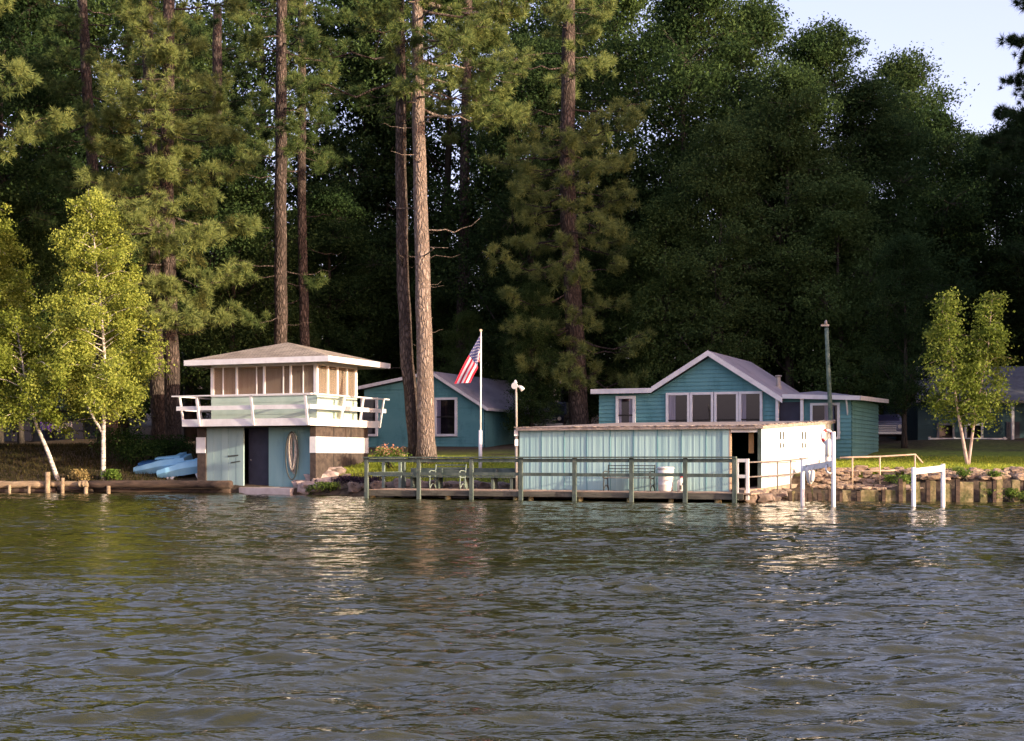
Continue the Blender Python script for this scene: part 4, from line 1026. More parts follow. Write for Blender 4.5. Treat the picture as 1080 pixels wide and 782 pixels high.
def build_shed():
    A0, A1, B0 = -8.46, 0.17, 2.2
    E0 = W(A1, B0); E1 = Vector((12.49, 55.0, 0)); L0 = W(A0, B0); L1 = L0 + (E1 - E0)
    root = thing('boat_shed', 'long pale teal boat shed on the dock with one bright white end wall', 'boat shed', (E0 + L1) / 2 + Vector((0, 0, 0.3)))
    oA = aat(771, B0)
    zt, zb = 2.40, 0.26
    m = MB()                                              # ribbed panels
    L = oA - A0; npan = 9; step = 0.04
    for pnl in range(npan):
        p0, p1 = A0 + L * pnl / npan, A0 + L * (pnl + 1) / npan
        n = 24; prev = None
        base = 0.0 + 0.012 * (pnl % 2)
        for i in range(n + 1):
            a = p0 + (p1 - p0) * i / n
            ph = (i % 6) / 6
            b = B0 - base - (0.006 if ph in (0.0,) else 0.003 if ph < 0.34 else 0.0) - 0.0015 * math.sin(i * 1.7 + pnl)
            cur = (W(a, b, zb), W(a, b, zt))
            if prev: m.face([prev[0], cur[0], cur[1], prev[1]])
            prev = cur
    m.build('panel_wall', M['teal_pale'], root)
    m = MB()
    for pnl in range(1, npan): a = A0 + L * pnl / npan; m.box(a - 0.011, a + 0.011, B0 - 0.02, B0 - 0.0005 + 0.03, zb, zt)
    m.build('panel_seam', M['teal'], root)
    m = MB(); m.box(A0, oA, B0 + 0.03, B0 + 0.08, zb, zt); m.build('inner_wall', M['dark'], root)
    m = MB(); m.box(oA - 0.28, oA - 0.06, B0 - 0.035, B0 - 0.024, zb, zt); m.build('corner_board', M['teal_pale'], root)
    m = MB(); m.box(oA - 0.06, oA, B0 - 0.04, B0 + 0.10, zb, zt); m.build('door_jamb', M['pipe_tan'], root)
    m = MB(); m.box(A1 - 0.12, A1, B0 - 0.03, B0 + 0.1, zb, zt); m.build('corner_post', M['dockwood'], root)
    m = MB(); m.box(oA, A1 - 0.12, B0 - 0.02, B0 + 0.06, zt - 0.13, zt - 0.02); m.build('lintel', M['white'], root)
    m = MB()                                              # white end wall in wide boards
    u = (E1 - E0); un = u.normalized(); nrm = Vector((un.y, -un.x, 0)); Ln = u.length
    zbE = lambda t: 0.42 + 0.28 * t
    ztE = lambda t: 2.42 + 0.36 * t
    nb = 9
    for i in range(nb):
        t0, t1 = i / nb, (i + 1) / nb - 0.0008
        o = nrm * (0.004 * (i % 2))
        q = [E0 + u * t0 + o, E0 + u * t1 + o, E0 + u * t1 - nrm * 0.05, E0 + u * t0 - nrm * 0.05]
        tt = (t0, t1, t1, t0)
        m.hexa([Vector((p.x, p.y, zbE(t))) for p, t in zip(q, tt)] + [Vector((p.x, p.y, ztE(t))) for p, t in zip(q, tt)])
    m.build('end_wall', M['whitewall'], root)
    m = MB()                                              # back and far walls, floor inside
    def wall(p, q, za, zb_):
        d = (q - p).normalized(); n_ = Vector((d.y, -d.x, 0)) * 0.05
        m.hexa([Vector((*(x.xy), 0.2)) for x in (p, q, q - n_, p - n_)] + [Vector((x.x, x.y, z)) for x, z in ((p, za), (q, zb_), (q - n_, zb_), (p - n_, za))])
    wall(E1, L1, 2.76, 2.76); wall(L1, L0, 2.76, 2.38)
    m.build('rear_wall', M['teal'], root)
    m = MB(); q = [L0 + Vector((.15, .3, 0)), E0 + Vector((-.05, .3, 0)), E1 + Vector((-.1, -.1, 0)), L1 + Vector((.1, -.1, 0))]; m.prism([Vector((p.x, p.y, 0.2)) for p in q], (0, 0, 0.08)); m.build('floor', M['dark'], root)
    m = MB()                                              # roof slab with a ragged weathered edge
    uu = Vector((CT, -ST, 0)); c = [L0 - uu * 0.06 - un * 0.18, E0 + uu * 0.1 - un * 0.18, E1 + nrm * 0.1 + un * 0.2, L1 - uu * 0.06 + un * 0.2]
    zz = [2.385, 2.385, 2.79, 2.79]
    m.hexa([Vector((p.x, p.y, z)) for p, z in zip(c, zz)] + [Vector((p.x, p.y, z + 0.11)) for p, z in zip(c, zz)])
    rng = random.Random(8)
    n = 60
    for i in range(n):                                    # lumps of worn felt and debris along the front edge
        t = (i + rng.random()) / n; p = c[0].lerp(c[1], t); h = rng.uniform(0.05, 0.12)
        m.rock((p.x, p.y + 0.05, 2.50), rng.uniform(0.08, 0.22), 0.06, h * 0.22, rng, 1)
    for i in range(26):
        t = (i + rng.random()) / 26; p = c[1].lerp(c[2], t)
        m.rock((p.x - 0.05, p.y, 2.50 + 0.40 * t), 0.06, rng.uniform(0.1, 0.25), rng.uniform(0.02, 0.05), rng, 1)
    m.build('roof', M['rooftar'], root)
    # the dark slots in the white wall
    for px in (824.2, 847.5):
        for dx, za, zb_ in ((-1.3, 0.0, 1.0), (1.8, 0.0, 1.0), (-1.1, 1.45, 2.1), (1.9, 1.5, 2.05)):
            t = (px + dx - 540) / FOC
            k = (t * E0.y - E0.x) / (u.x - t * u.y)
            p = E0 + u * k + nrm * 0.014; zc = EYE - (455.5 - HOR) / FOC * p.y
            s = 8.2 * p.y / FOC
            w_ = un * 0.075; m = MB()
            m.hexa([Vector((x.x, x.y, z)) for z in (zc - zb_ * s, zc - za * s) for x in (p - w_, p + w_, p + w_ - nrm * 0.008, p - w_ - nrm * 0.008)])
            m.build('wall_slot', M['iron'], root)
    # things hanging in the doorway
    t = thing('hanging_board', 'short varnished board hanging in the shed doorway', 'board', W(aat(792, B0 + 0.3), B0 + 0.3, 1.6))
    m = MB(); a = aat(792.5, B0 + 0.3); m.box(a - 0.09, a + 0.08, B0 + 0.28, B0 + 0.32, 1.58, 2.27); m.build('board', M['orangewood'], t)
    m = MB(); m.bar(W(a, B0 + 0.3, 2.27), W(a, B0 + 0.3, 2.40), 0.02, 0.02); m.build('cord', M['rope'], t)


def build_right_cottage():
    b0 = 15.0
    aw0, g0, ap, g1, aw1 = aat(632, b0), -7.75, aat(749, b0), -2.35, aat(898, b0)
    b1 = 21.8; zb = 1.35
    ze, za = 4.28, 5.86
    root = thing('cottage', 'teal cottage with lilac trimmed gable and four wide lake windows', 'cottage', W((aw0 + aw1) / 2, 18, 1.4))
    m = MB(); f = front(b0)
    m.lap([(aw0, zb), (g0, zb), (g0, 4.22), (aw0, 4.22)], f, 0.17)
    m.lap([(g0, zb), (g1, zb), (g1, ze - 0.1), (ap, za - 0.12), (g0, ze - 0.1)], f, 0.17)
    m.lap([(g1, zb), (aw1, zb), (aw1, 3.9), (g1, 3.9)], f, 0.17)
    m.lap([(b0, zb), (b1, zb), (b1, 3.85), (b0, 3.9)], side(aw1), 0.17)
    m.face([W(aw0, b0, zb), W(aw0, b1, zb), W(aw0, b1, 4.2), W(aw0, b0, 4.2)]); m.face([W(aw0, b1, zb), W(aw1, b1, zb), W(aw1, b1, 3.85), W(aw0, b1, 4.2)])
    bk = bat(792, ap) - 0.3; m.face([W(g0, bk, 3.8), W(g1, bk, 3.8), W(g1, bk, ze - 0.1), W(ap, bk, za - 0.12), W(g0, bk, ze - 0.1)])
    m.build('wall', M['teal'], root)
    # gable roof
    ov = 0.35; rb1 = b1 + 0.3
    sl = (za - ze) / (ap - g0); sr = (za - (ze - 0.2)) / (g1 - ap)
    def slab(mb, pts, th=0.12):
        mb.prism(pts, (0, 0, th))
    m = MB()
    gl = (ap - (za - 4.36) / sl, 4.36); gr = (g1 + 0.42, za - sr * (g1 + 0.42 - ap))
    rbk = bat(792, ap)
    slab(m, [W(gl[0], b0 - ov, gl[1]), W(ap, b0 - ov, za), W(ap, rbk, za), W(gl[0], rbk, gl[1])])
    slab(m, [W(ap, b0 - ov, za), W(gr[0], b0 - ov, gr[1]), W(gr[0], rbk, gr[1]), W(ap, rbk, za)])
    # low roofs left and right
    slab(m, [W(aat(623, b0 - ov), b0 - ov, 4.30), W(gl[0], b0 - ov, 4.33), W(gl[0], b1, 4.62), W(aw0 - 0.35, b1, 4.58)], 0.08)
    slab(m, [W(gr[0] + 0.002, b0 - ov, 3.98), W(aw1 + 0.4, b0 - ov, 3.86), W(aw1 + 0.4, rb1, 4.0), W(gr[0] + 0.002, rb1, 4.45)], 0.09)
    rf = m.build('roof', M['metalroof'], root)
    OFF[rf.name] = OFF[root.name]
    m = MB()
    for (p, q) in ((gl, (ap, za)), ((ap, za), gr)):
        m.prism([W(p[0], b0 - ov - 0.03, p[1] - 0.10), W(q[0], b0 - ov - 0.03, q[1] - 0.10), W(q[0], b0 - ov - 0.03, q[1] + 0.135), W(p[0], b0 - ov - 0.03, p[1] + 0.135)], W(0, 0.028) - W(0, 0))
    m.box(aat(623, b0 - ov), gl[0] - 0.002, b0 - ov - 0.03, b0 - ov - 0.002, 4.24, 4.45)
    m.prism([W(gr[0] + 0.004, b0 - ov - 0.03, 3.90), W(aw1 + 0.4, b0 - ov - 0.03, 3.78), W(aw1 + 0.4, b0 - ov - 0.03, 3.96), W(gr[0] + 0.004, b0 - ov - 0.03, 4.08)], W(0, 0.028) - W(0, 0))
    m.prism([W(aw1 + 0.402, b0 - ov, 3.78), W(aw1 + 0.402, rb1, 3.92), W(aw1 + 0.402, rb1, 4.10), W(aw1 + 0.402, b0 - ov, 3.96)], W(0.028, 0) - W(0, 0))
    m.build('fascia', M['trim'], root)
    m = MB(); p = aat(821, b0 + 3.0)
    zz = za - sr * (p - ap)
    m.tube([W(p, b0 + 3, 4.2), W(p, b0 + 3, 5.0)], 0.1, 10); m.tube([W(p, b0 + 3, 5.0), W(p, b0 + 3, 5.06)], 0.15, 10); m.tube([W(p, b0 + 3, 4.2), W(p, b0 + 3, 4.6)], 0.13, 10)
    m.build('vent_pipe', M['rust'], rf)
    # windows
    A = lambda px: aat(px, b0)
    wz0, wz1 = 2.75, 4.13
    for i, (p0, p1) in enumerate(((705.5, 725.5), (731, 750.5), (756.5, 777), (782.5, 802))):
        cu = [[(A(p0), A(p0) + 0.32)], None, None, [(A(p0), A(p0) + 0.2)]][i]
        window(root, f, A(p0), A(p1), wz0, wz1, 0.105, hbar=3.05, curtain=cu)
    window(root, f, A(653), A(668), 2.55, 4.02, 0.12, hbar=3.3, curtain=[(A(653), A(653) + 0.14), (A(664), A(668))])
    window(root, f, A(857.5), A(883.5), 2.3, 3.60, 0.10, hbar=2.9, curtain=[(A(870), A(880))])
    m = MB(); m.box(A(822.5), A(845.5), b0 - 0.075, b0 - 0.045, 1.7, 3.76); d = m.build('door', M['darkdoor'], root)
    m = MB()
    for px in (821, 847): m.box(A(px) - 0.06, A(px) + 0.06, b0 - 0.28, b0 - 0.16, 1.4, 3.88)
    m.build('porch_post', M['trim'], root)
    m = MB(); m.bar(W(A(894), b0 - 0.3, 3.82), W(A(894), b0, 3.2), 0.05, 0.08); m.build('bracket', M['trim'], root)


def build_left_cottage():
    b0 = 22.0; b1 = 31.5
    ar, aR, aL = aat(457, b0), aat(511, b0), aat(380, b0)
    Z = lambda px, py: EYE - (py - HOR) / FOC * (OY - aat(px, b0) * ST + b0 * CT)
    zb, zr, zR, zL = 1.4, Z(457, 394), Z(511, 429), Z(380, 410)
    root = thing('cottage', 'teal cottage with plain gable behind the twin pines and the flagpole', 'cottage', W((aL + aR) / 2, 26, 1.6))
    m = MB(); f = front(b0)
    m.lap([(aL + 0.25, zb), (aR, zb), (aR, zR - 0.02), (ar, zr - 0.08), (aL + 0.25, zL - 0.08)], f, 0.16, 0.036)
    m.lap([(b0, zb), (b1, zb), (b1, zR - 0.05), (b0, zR - 0.05)], side(aR), 0.16, 0.036)
    m.face([W(aL + .25, b0, zb), W(aL + .25, b1, zb), W(aL + .25, b1, zL - 0.1), W(aL + .25, b0, zL - 0.1)])
    m.face([W(aL + .25, b1, zb), W(aR, b1, zb), W(aR, b1, zR - .05), W(ar, b1, zr - .1), W(aL + .25, b1, zL - 0.1)])
    m.build('wall', M['teal'], root)
    m = MB(); ov = 0.3
    s = (zr - zR) / (aR - ar); eR = aR + 0.3
    m.prism([W(aL - 0.1, b0 - ov, zL - 0.03), W(ar, b0 - ov, zr), W(ar, b1 + .2, zr), W(aL - 0.1, b1 + .2, zL - 0.03)], (0, 0, 0.1))
    m.prism([W(ar, b0 - ov, zr), W(eR, b0 - ov, zr - s * (eR - ar)), W(eR, b1 + .2, zr - s * (eR - ar)), W(ar, b1 + .2, zr)], (0, 0, 0.1))
    m.prism([W(eR + 0.002, b0 + 2.2, zR - 0.26), W(eR + 1.4, b0 + 2.2, zR - 0.42), W(eR + 1.4, b1, zR - 0.42), W(eR + 0.002, b1, zR - 0.26)], (0, 0, 0.08))
    m.build('roof', M['metalroof'], root)
    m = MB()
    for p, q in (((aL - 0.1, zL - 0.03), (ar, zr)), ((ar, zr), (eR, zr - s * (eR - ar)))):
        m.prism([W(p[0], b0 - ov - 0.03, p[1] - 0.06), W(q[0], b0 - ov - 0.03, q[1] - 0.06), W(q[0], b0 - ov - 0.03, q[1] + 0.11), W(p[0], b0 - ov - 0.03, p[1] + 0.11)], W(0, 0.028) - W(0, 0))
    m.box(eR + 0.002, eR + 0.03, b0 - ov, b1 + 0.2, zr - s * (eR - ar) - 0.04, zr - s * (eR - ar) + 0.09)
    m.build('fascia', M['trim'], root)
    m = MB(); m.box(eR + 1.2, eR + 1.3, b0 + 2.3, b0 + 2.4, 1.5, zR - 0.4); m.build('porch_post', M['barkdark'], root)
    A = lambda px: aat(px, b0)
    window(root, f, A(461.5), A(480.5), Z(470, 458), Z(470, 422), 0.12, hbar=Z(470, 440), curtain=[(A(461.5), A(465.5))])
    window(root, f, A(383.5), A(397), Z(390, 458), Z(390, 422), 0.12, hbar=Z(470, 440))
    m = MB(); m.box(A(441), A(443.5), b0 - 0.06, b0 - 0.04, 1.4, 3.1); m.build('corner_trim', M['trim'], root)


def build_far_houses():
    # right: teal house with porch rail in the shade
    Y = 76.0
    X = lambda px: (px - 540) / FOC * Y
    zb = 1.2
    root = thing('house', 'shaded teal house with porch rail behind the young double birch', 'house', (X(1040), Y + 3, 1.3))
    f = lambda u, z, o: Vector((u, Y - o, z))
    m = MB(); m.lap([(X(968), zb), (X(1120), zb), (X(1120), 4.5), (X(968), 4.5)], f, 0.2)
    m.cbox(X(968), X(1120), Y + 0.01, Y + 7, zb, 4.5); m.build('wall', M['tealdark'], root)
    m = MB(); m.prism([Vector((X(962), Y - 0.6, 4.4)), Vector((X(1126), Y - 0.6, 4.4)), Vector((X(1126), Y + 3.5, 6.5)), Vector((X(985), Y + 3.5, 6.5))], (0, 0, 0.12))
    m.prism([Vector((X(985), Y + 3.5, 6.5)), Vector((X(1126), Y + 3.5, 6.5)), Vector((X(1126), Y + 7.5, 4.4)), Vector((X(962), Y + 7.5, 4.4))], (0, 0, 0.12))
    m.build('roof', M['greyroof'], root)
    window(root, f, X(1019), X(1034), 2.0, 3.2, 0.12, hbar=2.6, frame='white'); window(root, f, X(990), X(1004), 2.0, 3.2, 0.12, hbar=2.6, frame='greyroof')
    m = MB(); m.cbox(X(1061), X(1075), Y - 0.075, Y - 0.045, 1.3, 3.4); m.build('door', M['darkdoor'], root)
    m = MB()
    for z in (2.02, 2.42): m.cbox(X(972), X(1052), Y - 1.5, Y - 1.44, z, z + 0.08)
    for px in (972, 998, 1025, 1050): m.cbox(X(px) - 0.05, X(px) + 0.05, Y - 1.44, Y - 1.36, 1.2, 2.55)
    m.build('porch_rail', M['trim'], root)
    m = MB()
    for px in (1058, 1078): m.cbox(X(px) - 0.07, X(px) + 0.07, Y - 1.5, Y - 1.36, 1.2, 4.36)
    m.build('porch_post', M['trim'], root)
    # left: slate blue house far behind the birches
    Y2 = 84.0
    X2 = lambda px: (px - 540) / FOC * Y2
    root = thing('house', 'low slate blue house in deep shade behind the leaning birch', 'house', (X2(35), Y2 + 3, 2.2))
    f2 = lambda u, z, o: Vector((u, Y2 - o, z))
    m = MB(); m.lap([(X2(-40), 1.8), (X2(100), 1.8), (X2(100), 4.3), (X2(-40), 4.3)], f2, 0.2); m.cbox(X2(-40), X2(100), Y2 + 0.01, Y2 + 6, 1.8, 4.3); m.build('wall', M['bluehouse'], root)
    m = MB(); m.prism([Vector((X2(-46), Y2 - 0.5, 4.25)), Vector((X2(106), Y2 - 0.5, 4.25)), Vector((X2(106), Y2 + 3, 5.8)), Vector((X2(-46), Y2 + 3, 5.8))], (0, 0, 0.12))
    m.prism([Vector((X2(-46), Y2 + 3, 5.8)), Vector((X2(106), Y2 + 3, 5.8)), Vector((X2(106), Y2 + 6.5, 4.25)), Vector((X2(-46), Y2 + 6.5, 4.25))], (0, 0, 0.12)); m.build('roof', M['greyroof'], root)
    window(root, f2, X2(14), X2(33), 2.5, 3.6, 0.1, hbar=3.05, frame='greyroof'); window(root, f2, X2(72), X2(88), 2.5, 3.6, 0.1, hbar=3.05, frame='greyroof')
    m = MB(); m.cbox(X2(48), X2(58), Y2 - 0.075, Y2 - 0.045, 2.1, 4.0); m.build('door', M['darkdoor'], root)


# ------------------------------------------------------------------ dock and shore works
def build_dock():
    root = thing('dock', 'long weathered green dock with post and rail fence along the water', 'dock', W(-6.6, 1, 0))
    m = MB(); rng = random.Random(2)
    a = -13.42
    while a < 0.25:                                       # deck boards across
        w = 0.14; m.box(a, a + w, 0.02, 2.75 if a < -8.6 else 2.16, 0.27 + rng.uniform(-0.004, 0.004), 0.315 + rng.uniform(-0.004, 0.004)); a += 0.15
    m.build('decking', M['deckwood'], root)
    m = MB()
    cuts = [-13.42, -11.4, -7.45, -3.55, -1.75, 0.15]
    for i in range(5): m.box(cuts[i], cuts[i + 1] - 0.02, -0.045 - 0.004 * (i % 2), 0.0, 0.115 + rng.uniform(-0.02, 0.02), 0.30)
    m.box(-13.47, -13.42, -0.04, 2.75, 0.05, 0.298)
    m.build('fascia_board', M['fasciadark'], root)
    m = MB()
    for b in (0.3, 1.6): m.box(-13.4, 0.1, b, b + 0.1, 0.08, 0.265)
    m.build('joist', M['log'], root)
    pa = [aat(px, 0) for px in (388, 443, 498.5, 550.5, 607, 667, 723.5, 775.5)]
    for a in pa:
        q = MB(); q.box(a - 0.065, a + 0.065, -0.14, -0.05, -0.02 + rng.uniform(-0.03, 0.04), 1.42); q.build('fence_post', M['dockwood'], root)
    for i in range(len(pa) - 1):
        q = MB(); dz = rng.uniform(-0.01, 0.01)
        q.box(pa[i] - (0.1 if i == 0 else 0.0), pa[i + 1] + (0.06 if i == 6 else -0.004), -0.19, -0.02, 1.42 + dz * 0.3, 1.47 + dz * 0.3); q.build('top_rail', M['dockwood'], root)
        q = MB(); q.box(pa[i] + 0.065, pa[i + 1] - 0.065, -0.12, -0.06, 1.28, 1.40); q.build('rail', M['dockwood'], root)
        q = MB(); q.box(pa[i] + 0.065, pa[i + 1] - 0.065, -0.12, -0.06, 0.82 + dz, 0.93 + dz); q.build('rail', M['dockwood'], root)
    b2 = 2.7
    q = MB(); q.box(pa[0] - 0.065, pa[0] + 0.065, b2 - 0.1, b2 + 0.03, 0.1, 1.42); q.build('fence_post', M['dockwood'], root)
    q = MB(); q.box(pa[0] - 0.03, pa[0] + 0.03, -0.05, b2 - 0.1, 1.30, 1.41); q.build('rail', M['dockwood'], root)
    q = MB(); q.box(pa[0] - 0.03, pa[0] + 0.03, -0.05, b2 - 0.1, 0.82, 0.93); q.build('rail', M['dockwood'], root)
    for a in [aat(px, 0.1) for px in (393, 472, 544, 560, 612, 664, 708, 757)]:
        for b in (0.12, 1.9):
            q = MB(); q.tube([W(a, b, -1.2), W(a + rng.uniform(-.02, .02), b, 0.262)], rng.uniform(0.085, 0.12), 10); q.build('piling', M['piling'], root)
    # pale green short rail on the landward side
    ga0, ga1, gb = aat(394, 2.5), aat(424, 2.5), 2.5
    r = thing('short_railing', 'short pale green railing on the landward edge of the dock', 'railing', W((ga0 + ga1) / 2, gb, 0.315))
    for px in (404.5, 422):
        a = aat(px, gb); q = MB(); q.box(a - 0.05, a + 0.05, gb - 0.04, gb + 0.04, 0.315, 1.36); q.build('post', M['ironpale'], r)
    for z in (1.34, 0.80):
        q = MB(); q.box(ga0, ga1, gb - 0.06, gb - 0.042 + 0.0, z - 0.05, z + 0.03); q.build('rail', M['ironpale'], r)
    # long backless plank bench
    a0, a1, b = aat(430, 2.35), aat(546, 2.35), 2.35
    r = thing('plank_bench', 'long low grey green plank bench behind the dock fence', 'bench', W((a0 + a1) / 2, b, 0.315))
    q = MB(); q.box(a0, a1, b - 0.2, b + 0.2, 0.72, 0.77); q.build('seat', M['dockwood'], r)
    q = MB(); q.box(a0, a1, b + 0.24, b + 0.28, 0.86, 1.06); q.build('backrest', M['dockwood'], r)
    for px in (436, 463, 492, 521, 541):
        a = aat(px, b); q = MB(); q.box(a - 0.05, a + 0.05, b - 0.15, b + 0.15, 0.315, 0.72); q.box(a - 0.04, a + 0.04, b + 0.15, b + 0.24, 0.315, 1.04); q.build('leg', M['dockwood'], r)
    # white gate frame at the right end
    a0, a1 = aat(777.5, 0.2), aat(788.5, 0.2)
    r = thing('gate_frame', 'narrow cream ladder like frame at the right end of the dock fence', 'gate', W((a0 + a1) / 2, 0.2, 0.3))
    for a in (a0, a1):
        q = MB(); q.box(a - 0.045, a + 0.045, 0.16, 0.24, 0.1, 1.40); q.build('post', M['whitepipe'], r)
    for z in (1.36, 0.86):
        q = MB(); q.box(a0 + 0.045, a1 - 0.045, 0.165, 0.235, z - 0.07, z + 0.035); q.build('crossbar', M['whitepipe'], r)


def make_bench(label, loc, rz, L, pale):
    r = thing('park_bench', label, 'bench', loc, rz)
    em = M['ironpale'] if pale else M['iron']
    for x in (-L / 2, L / 2):
        q = MB()
        q.tube([(x, 0.02, 0), (x, 0.0, 0.2), (x, 0.04, 0.42), (x, 0.42, 0.40), (x, 0.52, 0.88)], 0.022, 6)
        q.tube([(x, 0.50, 0.0), (x, 0.43, 0.2), (x, 0.42, 0.40)], 0.022, 6)
        q.tube([(x, -0.02, 0.42), (x, -0.03, 0.62), (x, 0.1, 0.66), (x, 0.45, 0.64)], 0.02, 6)
        q.tube([(x, 0.02 + 0.24 * k / 8 * 2, 0.02 + 0.17 * math.sin(math.pi * k / 8)) for k in range(9)], 0.018, 6)
        q.tube([(x, 0.0 + 0.1 * math.cos(t), 0.52 + 0.09 * math.sin(t)) for t in [k * 0.7 for k in range(10)]], 0.014, 5)
        q.build('end_frame', em, r, origin=(0, 0, 0))
    q = MB()
    for k in range(5): q.cbox(-L / 2, L / 2, 0.02 + 0.085 * k, 0.02 + 0.085 * k + 0.065, 0.425, 0.45)
    q.build('seat', M['dockwood'] if pale else M['fascia'], r, origin=(0, 0, 0))
    q = MB()
    for k in range(4):
        z = 0.52 + 0.105 * k; y = 0.445 + 0.022 * k
        q.cbox(-L / 2, L / 2, y, y + 0.022, z, z + (0.045 if pale else 0.03))
    q.build('backrest', M['dockwood'] if pale else em, r, origin=(0, 0, 0))
    return r


def build_shore():
    rng = random.Random(12)
    # log seawall on the left
    Y0 = 57.6
    x = lambda px, Y=Y0: (px - 540) / FOC * Y
    root = thing('log_seawall', 'old log seawall lying along the water on the left shore', 'seawall', (x(150), Y0, 0))
    def log(px0, px1, z, r, mt, dy=0.0, name='log'):
        n = 9; pts = [(x(px0) + (x(px1) - x(px0)) * i / n, float(np.interp(x(px0) + (x(px1) - x(px0)) * i / n, SHX, SHY)) - 0.30 + dy + rng.uniform(-.03, .03), z + rng.uniform(-.02, .02)) for i in range(n + 1)]
        q = MB(); q.tube(pts, [r * rng.uniform(0.92, 1.06) for _ in pts], 12, jit=0.06); return q.build(name, M[mt], root)
    log(-60, 50, 0.33, 0.15, 'logtan'); log(54, 92, 0.36, 0.13, 'logtan', 0.02); log(62, 100, 0.19, 0.12, 'log', 0.05)
    log(-60, 60, 0.10, 0.12, 'log', 0.08); log(91, 252, 0.36, 0.16, 'log', -0.12); log(100, 250, 0.10, 0.10, 'log', 0.2); log(87, 96, 0.38, 0.14, 'logtan', -0.25, 'butt_log')
    for px, zt, r in ((53, 0.86, 0.1), (12, 0.33, 0.06), (69, 0.62, 0.07), (118, 0.3, 0.08), (94, 0.3, 0.08), (33, 0.3, 0.06)):
        q = MB(); q.tube([(x(px), float(np.interp(x(px), SHX, SHY)) - 0.55, -0.8), (x(px) + 0.02, float(np.interp(x(px), SHX, SHY)) - 0.55, zt)], r, 10, jit=0.05); q.build('stake', M['logtan'], root)
    # slab apron before the boathouse doors
    root = thing('landing_slab', 'flat pale stone slab at the waterline before the boathouse doors', 'slab', W(-21, 3.9, 0))
    m = MB(); p = [W(aat(252, 3.7), 3.7), W(aat(306, 3.2), 3.2), W(aat(312, 4.4), 4.4), W(aat(254, 4.4), 4.4)]
    m.prism([Vector((q.x, q.y, -0.3)) for q in p], (0, 0, 0.55)); m.build('slab', M['pinkstone'], root)
    # rocks on the bank between the boathouse and the dock
    k = 0
    spots = [(321, 503), (327, 500), (333, 497), (329, 513), (335, 509), (341, 514), (320, 508), (345, 501), (338, 503), (325, 511), (348, 498), (352, 500), (318, 512), (324, 506), (330, 510), (337, 505), (343, 509), (331, 500), (340, 499), (350, 503), (357, 507), (347, 513), (336, 515), (326, 517), (358, 499), (365, 504), (372, 508), (364, 513), (380, 511), (390, 514), (376, 516), (400, 513), (412, 514), (424, 512), (436, 514), (448, 512), (461, 514), (474, 512), (486, 514), (499, 512), (512, 514), (525, 512), (537, 514)]
    for px, py in spots:
        Y = 55.2 - (px - 318) * 0.019
        for _ in range(12):
            xx = (px - 540) / FOC * Y; z = EYE - (py - HOR) / FOC * Y
            dz = z - gz(xx, Y)
            if abs(dz) < 0.05: break
            Y += 0.25 if dz > 0 else -0.12
        xx = (px - 540) / FOC * Y
        s = rng.uniform(0.22, 0.40) if px < 353 else rng.uniform(0.16, 0.32)
        q = MB(); q.rock((xx, Y, gz(xx, Y) + 0.03), s * rng.uniform(1, 1.5), s, s * rng.uniform(0.55, 0.8), rng)
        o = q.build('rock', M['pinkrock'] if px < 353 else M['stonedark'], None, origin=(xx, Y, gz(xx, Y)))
        near = px < 352
        tag(o, 'pinkish brown rock heaped at the boathouse corner' if near else 'dark brown rock on the shaded bank behind the dock', 'rock', 'rocks at the boathouse corner' if near else 'rocks on the bank behind the dock')
    # pink slab lying on top
    Y = 57.2; q = MB()
    pts = [P(330, 497, Y - .5), P(352, 494, Y), P(366, 488.5, Y + 1.2), P(344, 489, Y + 1.0)]
    pts = [Vector((p.x, p.y, gz(p.x, p.y) + 0.03)) for p in pts]
    q.prism(pts, (0, 0, 0.16)); o = q.build('stone_slab', M['pinkstone'], None, origin=pts[0]); tag(o, 'flat pale pink slab of stone beside the striped boathouse wall', 'stone slab')
    # path beside the shed
    R0, R1 = P(784, HOR, 44.9), P(868, HOR, 53.0)
    E0, E1 = W(0.17, 2.2), Vector((12.49, 55.0, 0))
    m = MB(); q = [(R0 + Vector((0, -.25, 0)), 0.40), (R1 + Vector((0.25, -.2, 0)), 0.6), (E1, 0.66), (E0 + Vector((-.9, .1, 0)), 0.42)]
    m.hexa([Vector((p.x, p.y, z - 0.22)) for p, z in q] + [Vector((p.x, p.y, z)) for p, z in q])
    o = m.build('path', M['deckwood'], None, origin=(R0.x, R0.y, 0.3)); tag(o, kind='structure')
    m = MB()
    root = thing('rock_footing', 'rough dark rocks packed under the path beside the white shed wall', 'rocks', (9.0, 46.4, 0))
    for i in range(46):
        t = rng.random(); p = R0.lerp(R1, t) + Vector((rng.uniform(-0.1, 0.5), rng.uniform(-0.35, 0.1), 0))
        m = MB(); m.rock((p.x, p.y, rng.uniform(-0.05, 0.26)), rng.uniform(0.15, 0.3), rng.uniform(0.15, 0.28), rng.uniform(0.1, 0.2), rng); m.build('stone', M['stonedark'], root)
    # grey pipe railing beside the white wall
    R0, R1 = P(784, HOR, 44.6), P(868, HOR, 50.0)
    root = thing('pipe_railing', 'thin grey pipe railing in front of the white shed wall', 'railing', R0 + Vector((0, 0, -1)))
    zz = lambda t: 0.35 + 0.22 * t * t
    pt = [0.0, 0.42, 0.60, 0.74, 0.96]
    pt = []
    for px in (786.5, 820, 834, 845, 864):
        t_ = (px - 540) / FOC; d = R1 - R0
        pt.append((t_ * R0.y - R0.x) / (d.x - t_ * d.y))
    for t in pt:
        p = R0.lerp(R1, t); q = MB(); q.tube([(p.x, p.y, zz(t) - 0.05), (p.x, p.y, zz(t) + 0.93)], 0.026, 8); q.build('post', M['darkpipe'], root)
